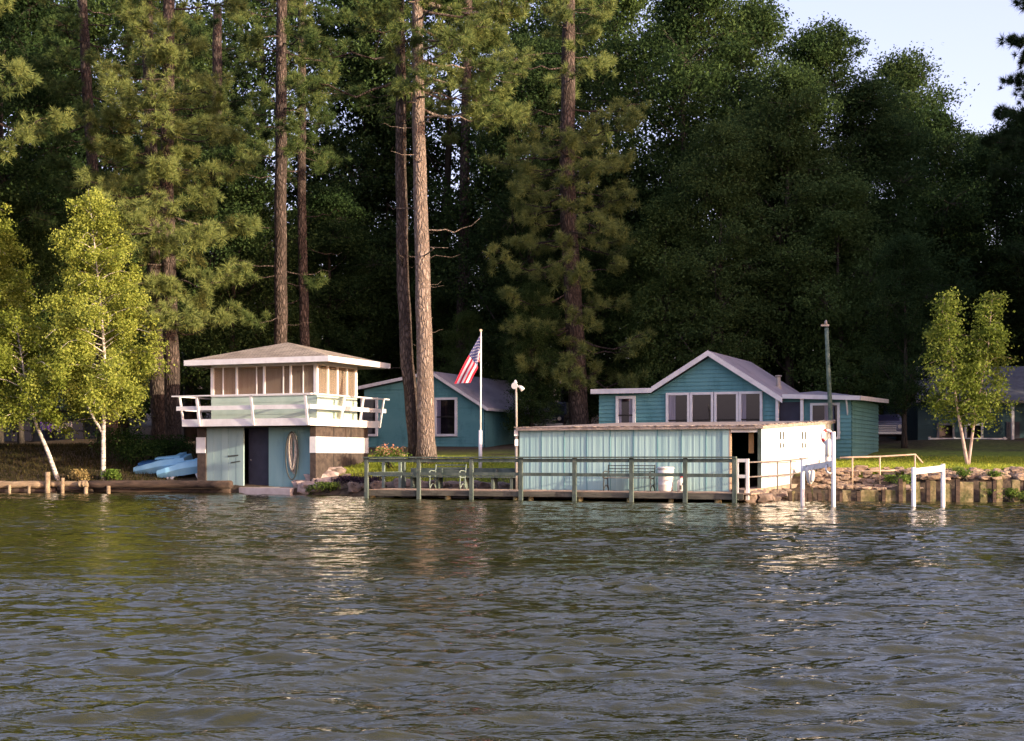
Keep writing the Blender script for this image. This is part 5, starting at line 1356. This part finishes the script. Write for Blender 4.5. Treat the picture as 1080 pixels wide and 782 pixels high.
    for h in (0.93, 0.46):
        q = MB(); q.tube([R0.lerp(R1, t) + Vector((0, 0, zz(t) + h - EYE)) for t in pt], 0.024, 8); q.build('rail', M['darkpipe'], root)
    # tan pipe railing on the right
    Yr = 48.6
    root = thing('pipe_railing', 'tan pipe railing with sloping end above the mossy seawall', 'railing', P(925, 514, Yr))
    def V(px, py): return P(px, py, Yr)
    for px, yt in ((899, 482.5), (928, 481.5), (965, 480)):
        q = MB(); q.tube([V(px, 516), V(px, yt)], 0.03, 8); q.build('post', M['pipe_tan'], root)
    q = MB(); q.tube([V(886, 483), V(899, 482.5), V(928, 481.8), V(965.5, 479.6), V(973, 488.5)], 0.032, 8); q.build('rail', M['pipe_tan'], root)
    q = MB(); q.tube([V(886, 497.5), V(928, 497), V(965, 495.5)], 0.026, 8); q.build('rail', M['pipe_tan'], root)
    # timber seawall with mossy panels
    S = [(P(838, HOR, 46.4)), P(890, HOR, 46.0), P(955, HOR, 45.6), P(1080, HOR, 45.2), Vector((24, 44.9, EYE))]
    root = thing('timber_seawall', 'mossy seawall of panels between dark timber posts on the right shore', 'seawall', (14, 45.4, 0))
    line = lambda xx: float(np.interp(xx, [p.x for p in S], [p.y for p in S]))
    pxs = [838, 848, 858, 868, 878, 889, 907, 932, 949, 962, 977, 992, 1007, 1028, 1044, 1060, 1076, 1092, 1110, 1130, 1150, 1172, 1195, 1220, 1245, 1270]
    xs = [(p - 540) / FOC * 45.7 for p in pxs]
    for i, xx in enumerate(xs):
        tall = pxs[i] >= 949
        zt = (0.84 if tall else 0.44) + rng.uniform(-0.12, 0.07); w = rng.uniform(0.04, 0.065)
        yy = line(xx)
        if i % 2 == 0 or not tall:
            q = MB(); q.cbox(xx - w, xx + w, yy - 0.06, yy + 0.08, -0.7, zt - 0.08); q.build('post', M['log'], root)
        if i + 1 < len(xs):
            x1 = xs[i + 1] - rng.uniform(0.09, 0.2); y1 = line(x1); zt2 = (0.72 if pxs[i] >= 949 else 0.46) + rng.uniform(-0.14, 0.04)
            q = MB(); nn = 1 if pxs[i] < 949 or x1 - xx < 0.6 else 2
            for j in range(nn):
                xa, xb = xx + 0.075 + (x1 - xx - 0.075) * j / nn, xx + 0.075 + (x1 - xx - 0.075) * (j + 1) / nn - rng.uniform(0.015, 0.09)
                q.hexa([Vector(v) for v in ((xa, line(xa), -0.6), (xb, line(xb), -0.6), (xb, line(xb) + .12, -0.6), (xa, line(xa) + .12, -0.6), (xa, line(xa) + rng.uniform(-.02, .05), zt2), (xb, line(xb) + rng.uniform(-.02, .05), zt2 + rng.uniform(-.04, .04)), (xb, line(xb) + .14, zt2), (xa, line(xa) + .14, zt2))])
            q.build('panel', M['mossblock'], root)
    # dry stone wall and rubble above it
    root = thing('stone_wall', 'low rubble stone wall along the lawn edge on the right', 'stone wall', (14, 48.5, 0.5))
    m = MB()
    for i in range(760):
        xx = rng.uniform(10.4, 23)
        base = float(np.interp(xx, SHX, SHY))
        if xx < 13.6:
            t = rng.random(); yy = base + 2.45 + 0.45 * t; z = 0.42 + 0.62 * t
            if rng.random() < 0.3: yy = base + rng.uniform(0.2, 2.4); z = 0.42
        else:
            t = rng.random(); yy = base + 0.35 + 2.4 * t; z = 0.76 + 0.24 * t
        s = rng.uniform(0.05, 0.15)
        m.rock((xx, yy, z + rng.uniform(-.03, .05)), s * rng.uniform(1, 1.6), s, s * rng.uniform(0.5, 0.8), rng)
    m.build('masonry', M['stone'], root)


def build_white_frames():
    def frame(label, px0, px1, yt0, yt1, yb, Y0, Y1, bar0, bar1, r=0.062):
        base = P(px0, yb, Y0)
        root = thing('boat_lift_frame', label, 'boat lift frame', (base.x, base.y, 0))
        for px, yt, Y in ((px0, yt0, Y0), (px1, yt1, Y1)):
            p = P(px, yt, Y); q = MB(); q.tube([(p.x, p.y, -1.2), p], r, 12); q.build('post', M['whitepipe'], root)
        a, b = P(px0, bar0, Y0), P(px1, bar1, Y1); d = (b - a).normalized() * 0.05
        q = MB(); q.bar(a + d, b - d, 0.06, 0.17); q.build('crossbar', M['whitepipe'], root)
        return root
    frame('white pipe frame standing in the water before the white shed wall', 846.5, 879, 484.5, 455.5, 535, 42.0, 40.6, 494.5, 489)
    frame('white pipe frame standing alone in the water before the young birch', 963.5, 994.5, 493, 489.5, 537, 40.2, 40.8, 497.5, 494)
    c = MB(); p = P(846.5, 484.5, 42.0); c.cbox(p.x - 0.08, p.x + 0.08, p.y - 0.08, p.y + 0.08, p.z, p.z + 0.05)
    o = c.build('post_cap', M['rust'], [o for o in bpy.data.objects if o.name.startswith('boat_lift_frame')][0])
    # life ring and floats on the frame and shed corner
    Y = 41.0
    def ring(px, py, R_, r_, Y):
        c = P(px, py, Y); m = MB(); n = 26
        m.tube([c + Vector((R_ * 0.75 * math.cos(2 * math.pi * k / n), 0.12 * math.sin(2 * math.pi * k / n), R_ * math.sin(2 * math.pi * k / n))) for k in range(n + 1)], r_, 8, caps=False)
        m.m = 1
        for k0 in (1, 7, 14, 20):
            m.tube([c + Vector((R_ * 0.75 * math.cos(2 * math.pi * k / n), 0.12 * math.sin(2 * math.pi * k / n), R_ * math.sin(2 * math.pi * k / n))) for k in (k0, k0 + 1, k0 + 2)], r_ + 0.006, 8, caps=False)
        return m, c
    m, c = ring(873, 461.5, 0.21, 0.042, 41.2)
    o = m.build('life_ring', [M['whitepipe'], M['red']], None, origin=c); tag(o, 'red and white life ring hung at the top of the white frame by the shed', 'life ring')
    m, c = ring(874.5, 495, 0.12, 0.03, 40.7)
    o = m.build('mooring_ring', [M['whitepipe'], M['rust']], None, origin=c); tag(o, 'small white ring hung under the crossbar of the white frame', 'ring')
    def fender(px, y0, y1, Y, r, label, tilt=0.0, mt='bucket'):
        a, b = P(px, y0, Y), P(px + tilt, y1, Y); m = MB(); h = (b - a).length; d = (b - a).normalized()
        m.tube([a + d * h * t for t in (0, .06, .2, .5, .8, .94, 1)], [r * .25, r * .7, r * .95, r, r * .95, r * .7, r * .25], 12)
        m.tube([a, a - d * 0.12], 0.012, 5)
        o = m.build('fender', M[mt], None, origin=a); tag(o, label, 'fender')
    fender(874, 463, 482, 41.0, 0.10, 'long white fender hung beside the tall post of the white frame', -0.5)
    fender(872.5, 478, 490, 41.3, 0.09, 'short white fender hung below the long one by the tall post', 1)
    fender(851, 493, 511, 41.6, 0.085, 'slim white fender hung under the crossbar beside the low post', 4)
    fender(857.5, 496, 509, 41.4, 0.07, 'slim white fender hung midway under the crossbar', -1.5)
    # white triangle of sailcloth slung behind
    m = MB(); a, b, c = P(851, 482, 43.5), P(869, 477.5, 43.5), P(858, 495, 43.5); m.prism([a, b, c], (0.0, 0.03, 0)); o = m.build('cloth', M['flagwhite'], None, origin=b); tag(o, 'white triangle of cloth slung behind the white frame', 'cloth')


def build_flag():
    Y = 54.0
    top, bot = P(507.3, 350, Y), P(506.6, 484, Y)
    g = gz(bot.x, Y)
    root = thing('flagpole', 'slim white flagpole on a thick white post before the left cottage', 'flagpole', (bot.x, Y, g))
    m = MB(); m.tube([(bot.x, Y, g), P(506.7, 454, Y)], 0.07, 10); m.build('base_post', M['whitepipe'], root)
    m = MB(); m.tube([P(506.8, 462, Y), P(507.1, 400, Y), top], [0.036, 0.032, 0.024], 10); m.build('pole', M['whitepipe'], root)
    m = MB(); m.rock(top + Vector((0, 0, 0.04)), 0.05, 0.05, 0.05, random, 2); m.build('finial', M['pipe_tan'], root)
    NU, NV = 40, 26
    def q(u, v):
        T = (506.6 - 27.5 * u - 1.2 * math.sin(u * 3.14), 353 + 52 * u ** 0.95)
        B = (506.2 - 3.2 * u - 6.0 * u * u + 0.8 * math.sin(5 * u), 382.5 + 3 * u + 18.5 * u ** 1.7)
        fo = v / 0.54 if v < 0.54 else 1 - (v - 0.54) * 0.9     # the lower part folds back behind the upper
        k = min(1, max(0, (u - 0.12) * 3)); s = v + (fo - v) * k
        x, y = T[0] + (B[0] - T[0]) * s, T[1] + (B[1] - T[1]) * s
        p = P(x, y, Y)
        p.y += (0.22 * k * max(0, v - 0.50) / 0.5) + 0.10 * min(1, u * 1.4) * math.sin(v * 9.5 + u * 1.5) + 0.06 * math.sin(u * 7 + v * 3) * u - 0.12 * u
        return p
    m = MB()
    for i in range(NU):
        for j in range(NV):
            u, v = (i + .5) / NU, (j + .5) / NV
            m.m = 2 if (u < 0.40 and v < 7 / 13) else int(v * 13) % 2
            m.smooth = True
            m.face([q(i / NU, j / NV), q((i + 1) / NU, j / NV), q((i + 1) / NU, (j + 1) / NV), q(i / NU, (j + 1) / NV)])
    m.m = 1; m.smooth = False
    for r in range(9):
        for c in range(6 if r % 2 == 0 else 5):
            u = 0.40 * ((c + 0.5 + (0.5 if r % 2 else 0)) / 6); v = 7 / 13 * (r + 0.5) / 9
            du = q(u + 0.02, v) - q(u, v); dv = q(u, v + 0.02) - q(u, v); n = du.cross(dv).normalized() * 0.004
            pts = []
            for k in range(10):
                t = math.pi * k / 5; rr = 0.026 if k % 2 == 0 else 0.011
                pts.append(q(u, v) + du.normalized() * rr * math.cos(t) + dv.normalized() * rr * math.sin(t))
            for sgn in (1, -1): m.face([p + n * sgn for p in pts])
    o = m.build('flag', [M['flagred'], M['flagwhite'], M['flagblue']], None, origin=q(0, 0))
    tag(o, 'red white and blue striped flag with stars drooping from the white flagpole', 'flag')
    # floodlight post at the left end of the shed
    b = 2.25; a = aat(545, b); p0 = W(a, b, 0.2); Yp = p0.y
    root = thing('light_post', 'slim pale post with two floodlights at the left end of the teal shed', 'light post', p0)
    m = MB(); m.tube([p0, P(544.8, 458, Yp)], 0.06, 10); m.tube([P(544.8, 460, Yp), P(544.3, 408, Yp)], 0.04, 10); m.build('post', M['rust'], root)
    c = P(543.5, 407, Yp)
    m = MB(); m.tube([c + Vector((0.05, 0.1, 0)), c + Vector((0, -0.02, 0)), c + Vector((-0.03, -0.1, -0.01))], [0.05, 0.10, 0.12], 12); m.tube([c + Vector((0, 0, 0.1)), c + Vector((0, 0, 0.2))], [0.08, 0.02], 10); h = m.build('lamp_head', M['whitepipe'], root)
    c = P(549.5, 409, Yp)
    m = MB(); m.tube([P(544.5, 408, Yp), P(547.5, 407.5, Yp)], 0.02, 6); m.tube([P(547, 407.5, Yp), c + Vector((0, -0.04, 0)), P(551.5, 411.5, Yp - .06)], [0.04, 0.07, 0.085], 10); m.build('lamp_head', M['whitepipe'], root)
    m = MB(); m.cbox(p0.x - 0.09, p0.x + 0.05, p0.y - 0.12, p0.y - 0.055, 2.2, 2.42); m.cbox(p0.x - 0.07, p0.x + 0.05, p0.y - 0.12, p0.y - 0.055, 1.85, 2.08); m.build('switch_box', M['whitepipe'], root)
    # tall mossy pole
    Yt = 57.6
    root = thing('utility_pole', 'tall mossy green pole with a small lamp on top behind the white shed wall', 'pole', (P(877, 480, Yt).x, Yt, 1.1))
    m = MB(); m.tube([Vector((P(877, 480, Yt).x, Yt, 0.9)), P(876, 440, Yt), P(873.6, 390, Yt), P(871.6, 346, Yt)], [0.095, 0.095, 0.085, 0.08], 10, jit=0.04); m.build('post', M['greenpost'], root)
    m = MB(); c = P(871, 344, Yt); m.bar(c + Vector((-0.2, -0.02, 0.02)), c + Vector((0.12, 0, 0.02)), 0.12, 0.08); m.tube([c + Vector((0, 0, 0.04)), c + Vector((0, 0, 0.18)), c + Vector((0.02, 0, 0.24))], [0.08, 0.06, 0.02], 10); m.build('lamp_head', M['rust'], root)


def build_small():
    # two pale blue boats on the left bank
    def boat(label, L, wd, h, loc, rz, cockpit):
        r = thing('pedal_boat', label, 'boat', loc, rz)
        m = MB()
        # wedge-shaped hull: low bow at -x, raised blunt stern at +x
        n = 10; prev = None
        for i in range(n + 1):
            t = i / n; xx = -L / 2 + L * t
            w = wd / 2 * min(1, 0.72 + 1.2 * t) ; zt = h * (0.66 + 0.34 * min(1, t * 1.8)) ; zb = 0.02 + 0.10 * t + 0.08 * (1 - t) ** 3
            ring_ = [Vector((xx, -w, zt * 0.62)), Vector((xx, -w * 0.92, zt)), Vector((xx, w * 0.92, zt)), Vector((xx, w, zt * 0.62)), Vector((xx, w * 0.72, zb)), Vector((xx, -w * 0.72, zb))]
            if prev:
                for k in range(6): m.face([prev[k], ring_[k], ring_[(k + 1) % 6], prev[(k + 1) % 6]])
            else: m.face(ring_)
            prev = ring_
        m.face(prev[::-1])
        m.build('hull', M['boat'], r, origin=(0, 0, 0))
        q = MB(); q.cbox(-L * 0.1, L * 0.38, -wd * 0.16, wd * 0.16, h + 0.003, h + 0.06); q.cbox(L * 0.30, L * 0.42, -wd * 0.4, wd * 0.4, h + 0.003, h + 0.10); q.build('deck_ridge', M['boat'], r, origin=(0, 0, 0))
        if cockpit:
            q = MB(); q.cbox(-L * 0.40, -L * 0.12, -wd * 0.34, wd * 0.2, h * 0.62, h * 0.93); q.build('cockpit', M['boatdark'], r, origin=(0, 0, 0))
        for xx in (-L * 0.25, L * 0.32):
            q = MB(); q.hexa([Vector(v) for v in ((xx - .06, -wd * .35, -0.2), (xx + .06, -wd * .35, -0.2), (xx + .06, wd * .35, -0.2), (xx - .06, wd * .35, -0.2), (xx - .16, -wd * .35, 0.12), (xx + .2, -wd * .35, 0.12), (xx + .2, wd * .35, 0.12), (xx - .16, wd * .35, 0.12))]); q.build('stand', M['whitepipe'], r, origin=(0, 0, 0))
        return r
    Y = 58.9
    p = P(196, 503, Y); b1 = boat('pale blue boat hull on a white stand nearest the boathouse', 2.2, 1.05, 0.62, (p.x, Y, gz(p.x, Y) + 0.02), R(-8), False)
    b1.rotation_euler = (R(4), R(-7), R(-8))
    p = P(174, 503, Y + 1.2); b2 = boat('pale blue boat with dark blue cockpit left of the other blue boat', 2.3, 1.15, 0.62, (p.x, Y + 1.0, gz(p.x, Y + 1.0) - 0.05), R(-6), True)
    b2.rotation_euler = (R(10), R(-6), R(-6))
    # benches
    make_bench('pale green iron garden bench on the left part of the dock', W(aat(469, 1.6), 1.6, 0.316), -TH, 1.2, True)
    make_bench('black iron garden bench against the teal shed wall', W(aat(661, 1.45), 1.45, 0.316), -TH, 1.65, False)
    # white barrel and jug by the shed wall
    def lathe_thing(name, label, cat, a, b, prof, mt, extra=None):
        p = W(a, b, 0.316); r = thing(name, label, cat, p)
        m = MB(); m.lathe(p, prof, 20); m.build('body', M[mt], r)
        return r, p
    r, p = lathe_thing('barrel', 'white plastic barrel against the teal shed wall', 'barrel', aat(702, 1.7), 1.7, [(0.235, 0), (0.25, 0.03), (0.255, 0.2), (0.265, 0.22), (0.255, 0.24), (0.26, 0.5), (0.272, 0.53), (0.262, 0.56), (0.265, 0.74)], 'bucket')
    m = MB(); m.lathe(p, [(0.285, 0.74), (0.29, 0.78), (0.26, 0.81), (0.05, 0.82)], 20); m.build('lid', M['bucket'], r)
    r, p = lathe_thing('jug', 'small white jug with dark patches right of the barrel', 'jug', aat(718.5, 1.7), 1.7, [(0.12, 0), (0.135, 0.02), (0.135, 0.3), (0.11, 0.37), (0.045, 0.41), (0.045, 0.46)], 'bucket')
    m = MB(); m.lathe(p + Vector((0, 0, 0.46)), [(0.05, 0), (0.05, 0.04)], 12); m.build('cap', M['red'], r)
    m = MB(); m.cbox(p.x - 0.08, p.x + 0.0, p.y - 0.142, p.y - 0.13, p.z + 0.06, p.z + 0.2); m.cbox(p.x + 0.02, p.x + 0.06, p.y - 0.142, p.y - 0.125, p.z + 0.2, p.z + 0.28); m.build('sticker', M['iron'], r)
    # vehicles half hidden behind the cottages
    def car(label, loc, rz, paint, tall):
        r = thing('parked_car', label, 'car', loc, rz)
        w, h0, h1 = 0.92, 0.95, (1.75 if tall else 1.45)
        m = MB()
        prof = [(-2.2, 0.35), (-2.25, 0.62), (-2.1, h0), (-1.0, h0 + 0.08), (-0.35, h1 - 0.03), (1.2, h1), (1.95, h0 + 0.15), (2.2, h0), (2.22, 0.4), (2.0, 0.3)]
        def sec(y): return [Vector((y_, y, z)) for y_, z in prof]
        a = [Vector((x_, -w + (0.14 if z > h0 + 0.1 else 0), z)) for x_, z in prof]; b = [Vector((x_, w - (0.14 if z > h0 + 0.1 else 0), z)) for x_, z in prof]
        m.face(a[::-1]); m.face(b)
        for i in range(len(prof)): j = (i + 1) % len(prof); m.face([a[i], a[j], b[j], b[i]])
        m.build('body', M[paint], r, origin=(0, 0, 0))
        q = MB(); q.face([Vector((-0.97, -w + .16, h0 + 0.125)), Vector((-0.97, w - .16, h0 + 0.125)), Vector((-0.40, w - .22, h1 - 0.05)), Vector((-0.40, -w + .22, h1 - 0.05))]); q.v = [(x_ - 0.012, y_, z + 0.012) for x_, y_, z in q.v]; q.build('windscreen', M['glass'], r, origin=(0, 0, 0))
        for sy in (-1, 1):
            q = MB(); q.tube([(-2.2, sy * 0.68, 0.76), (-2.26, sy * 0.68, 0.75)], 0.10, 10); q.build('headlight', M['lampglow'], r, origin=(0, 0, 0))
            for sx in (-1.4, 1.4):
                q = MB(); q.tube([(sx, sy * (w - 0.2), 0.33), (sx, sy * (w + 0.012), 0.33)], 0.33, 16); wh = q.build('wheel', M['tyre'], r, origin=(0, 0, 0))
                q = MB(); q.tube([(sx, sy * (w + 0.013), 0.33), (sx, sy * (w + 0.02), 0.33)], 0.19, 12); q.build('rim', M['chrome'], wh, origin=(0, 0, 0))
        q = MB()
        for z in (0.55, 0.66, 0.77): q.cbox(-2.275, -2.235, -0.52, 0.52, z, z + 0.05)
        q.cbox(-2.32, -2.24, -0.88, 0.88, 0.38, 0.5); q.build('grille', M['chrome'], r, origin=(0, 0, 0))
        return r
    Yc = 77.0; p = P(583, 452, Yc); car('dark car parked in the shade between the two cottages', (p.x, Yc, gz(p.x, Yc) + 0.45), R(80), 'carpaint', True)
    Yc = 72.0; p = P(934, 470, Yc); car('pale grey car parked in the shade just right of the right cottage', (p.x + 0.3, Yc + 1.5, gz(p.x, Yc)), R(78), 'carwhite', False)
    # cloths on a line between the leaning birch and the tall birch
    Yl = 64.5
    root = thing('washing_line', 'thin line strung behind the two left birches', 'line', P(12, 432, Yl))
    m = MB(); m.tube([P(2, 430, Yl), P(30, 442, Yl), P(60, 447, Yl), P(98, 441, Yl)], 0.012, 5); m.build('cord', M['rope'], root)
    def cloth(px0, px1, py0, py1, h, mt, label):
        m = MB(); n = 12
        for i in range(n):
            pa, pb = px0 + (px1 - px0) * i / n, px0 + (px1 - px0) * (i + 1) / n
            ya, yb = py0 + (py1 - py0) * i / n, py0 + (py1 - py0) * (i + 1) / n
            o = lambda k: Vector((0, 0.06 * math.sin(k * 2.1), 0)); lo = lambda k: Vector((0, 0.1 * math.sin(k * 2.1 + .5), -h * (1 + 0.25 * math.sin(k * 1.3))))
            A_, B_ = P(pa, ya, Yl), P(pb, yb, Yl)
            m.face([A_ + o(i), B_ + o(i + 1), B_ + lo(i + 1), A_ + lo(i)])
        ob = m.build('hanging_cloth', M[mt], None, origin=P(px0, py0, Yl)); tag(ob, label, 'cloth')
    cloth(42, 64, 445, 447, 0.34, 'purple', 'purple cloth hanging on the line right of the leaning birch')
    cloth(64, 76, 447, 446, 0.2, 'curtain', 'grey white cloth hanging right of the purple cloth')
    cloth(13, 22, 435, 439, 0.16, 'curtain', 'small white cloth hanging on the line at the far left')


# ------------------------------------------------------------------ light, sky, camera
def light_and_camera():
    az, el = R(122.0), R(11.5)
    d = Vector((math.sin(az) * math.cos(el), math.cos(az) * math.cos(el), math.sin(el)))
    w = bpy.data.worlds.new('World'); SC.world = w; w.use_nodes = True
    nt = w.node_tree; sky = nt.nodes.new('ShaderNodeTexSky'); sky.sky_type = 'NISHITA'; sky.sun_disc = False
    sky.sun_elevation = el; sky.sun_rotation = az; sky.air_density = 1.0; sky.dust_density = 3.0; sky.ozone_density = 1.2
    bg = nt.nodes['Background']
    tint = nt.nodes.new('ShaderNodeMix'); tint.data_type = 'RGBA'; tint.blend_type = 'MULTIPLY'; tint.inputs[0].default_value = 1.0; tint.inputs[7].default_value = (1.16, 0.91, 1.0, 1)   # lilac evening air
    nt.links.new(sky.outputs[0], tint.inputs[6]); ad = nt.nodes.new('ShaderNodeMix'); ad.data_type = 'RGBA'; ad.blend_type = 'ADD'; ad.inputs[0].default_value = 1.0; ad.inputs[7].default_value = (0.55, 0.55, 0.92, 1)   # even high haze
    nt.links.new(tint.outputs[2], ad.inputs[6]); nt.links.new(ad.outputs[2], bg.inputs[0]); bg.inputs[1].default_value = 0.15
    l = bpy.data.lights.new('sun', 'SUN'); l.energy = 3.3; l.angle = R(0.55); l.color = (1.0, 0.85, 0.62)
    o = bpy.data.objects.new('sun', l); COL.objects.link(o); o.rotation_euler = (-d).to_track_quat('-Z', 'Y').to_euler(); o.location = (40, -40, 40)
    c = bpy.data.cameras.new('camera'); c.sensor_width = 36; c.lens = FOC / 1080 * 36; c.shift_y = (HOR - 391) / 1080; c.clip_end = 2000; c.clip_start = 0.1
    co = bpy.data.objects.new('camera', c); COL.objects.link(co); co.location = (0, 0, EYE); co.rotation_euler = (R(90), 0, 0); SC.camera = co
    vs = SC.view_settings; vs.view_transform = 'Standard'; vs.look = 'None'; vs.gamma = 1; vs.exposure = EXPO; vs.use_curve_mapping = False
    cy = SC.cycles; cy.max_bounces = 6; cy.diffuse_bounces = 3; cy.glossy_bounces = 3; cy.transparent_max_bounces = 12; cy.transmission_bounces = 3
    cy.use_denoising = True; cy.caustics_reflective = False; cy.caustics_refractive = False; cy.sample_clamp_indirect = 4.0


EXPO = 1.45
init_mats()
make_ground(); make_water(); make_grass()
build_boathouse(); build_shed(); build_right_cottage(); build_left_cottage(); build_far_houses()
build_dock(); build_shore(); build_white_frames(); build_flag(); build_small()
make_trees()
light_and_camera()
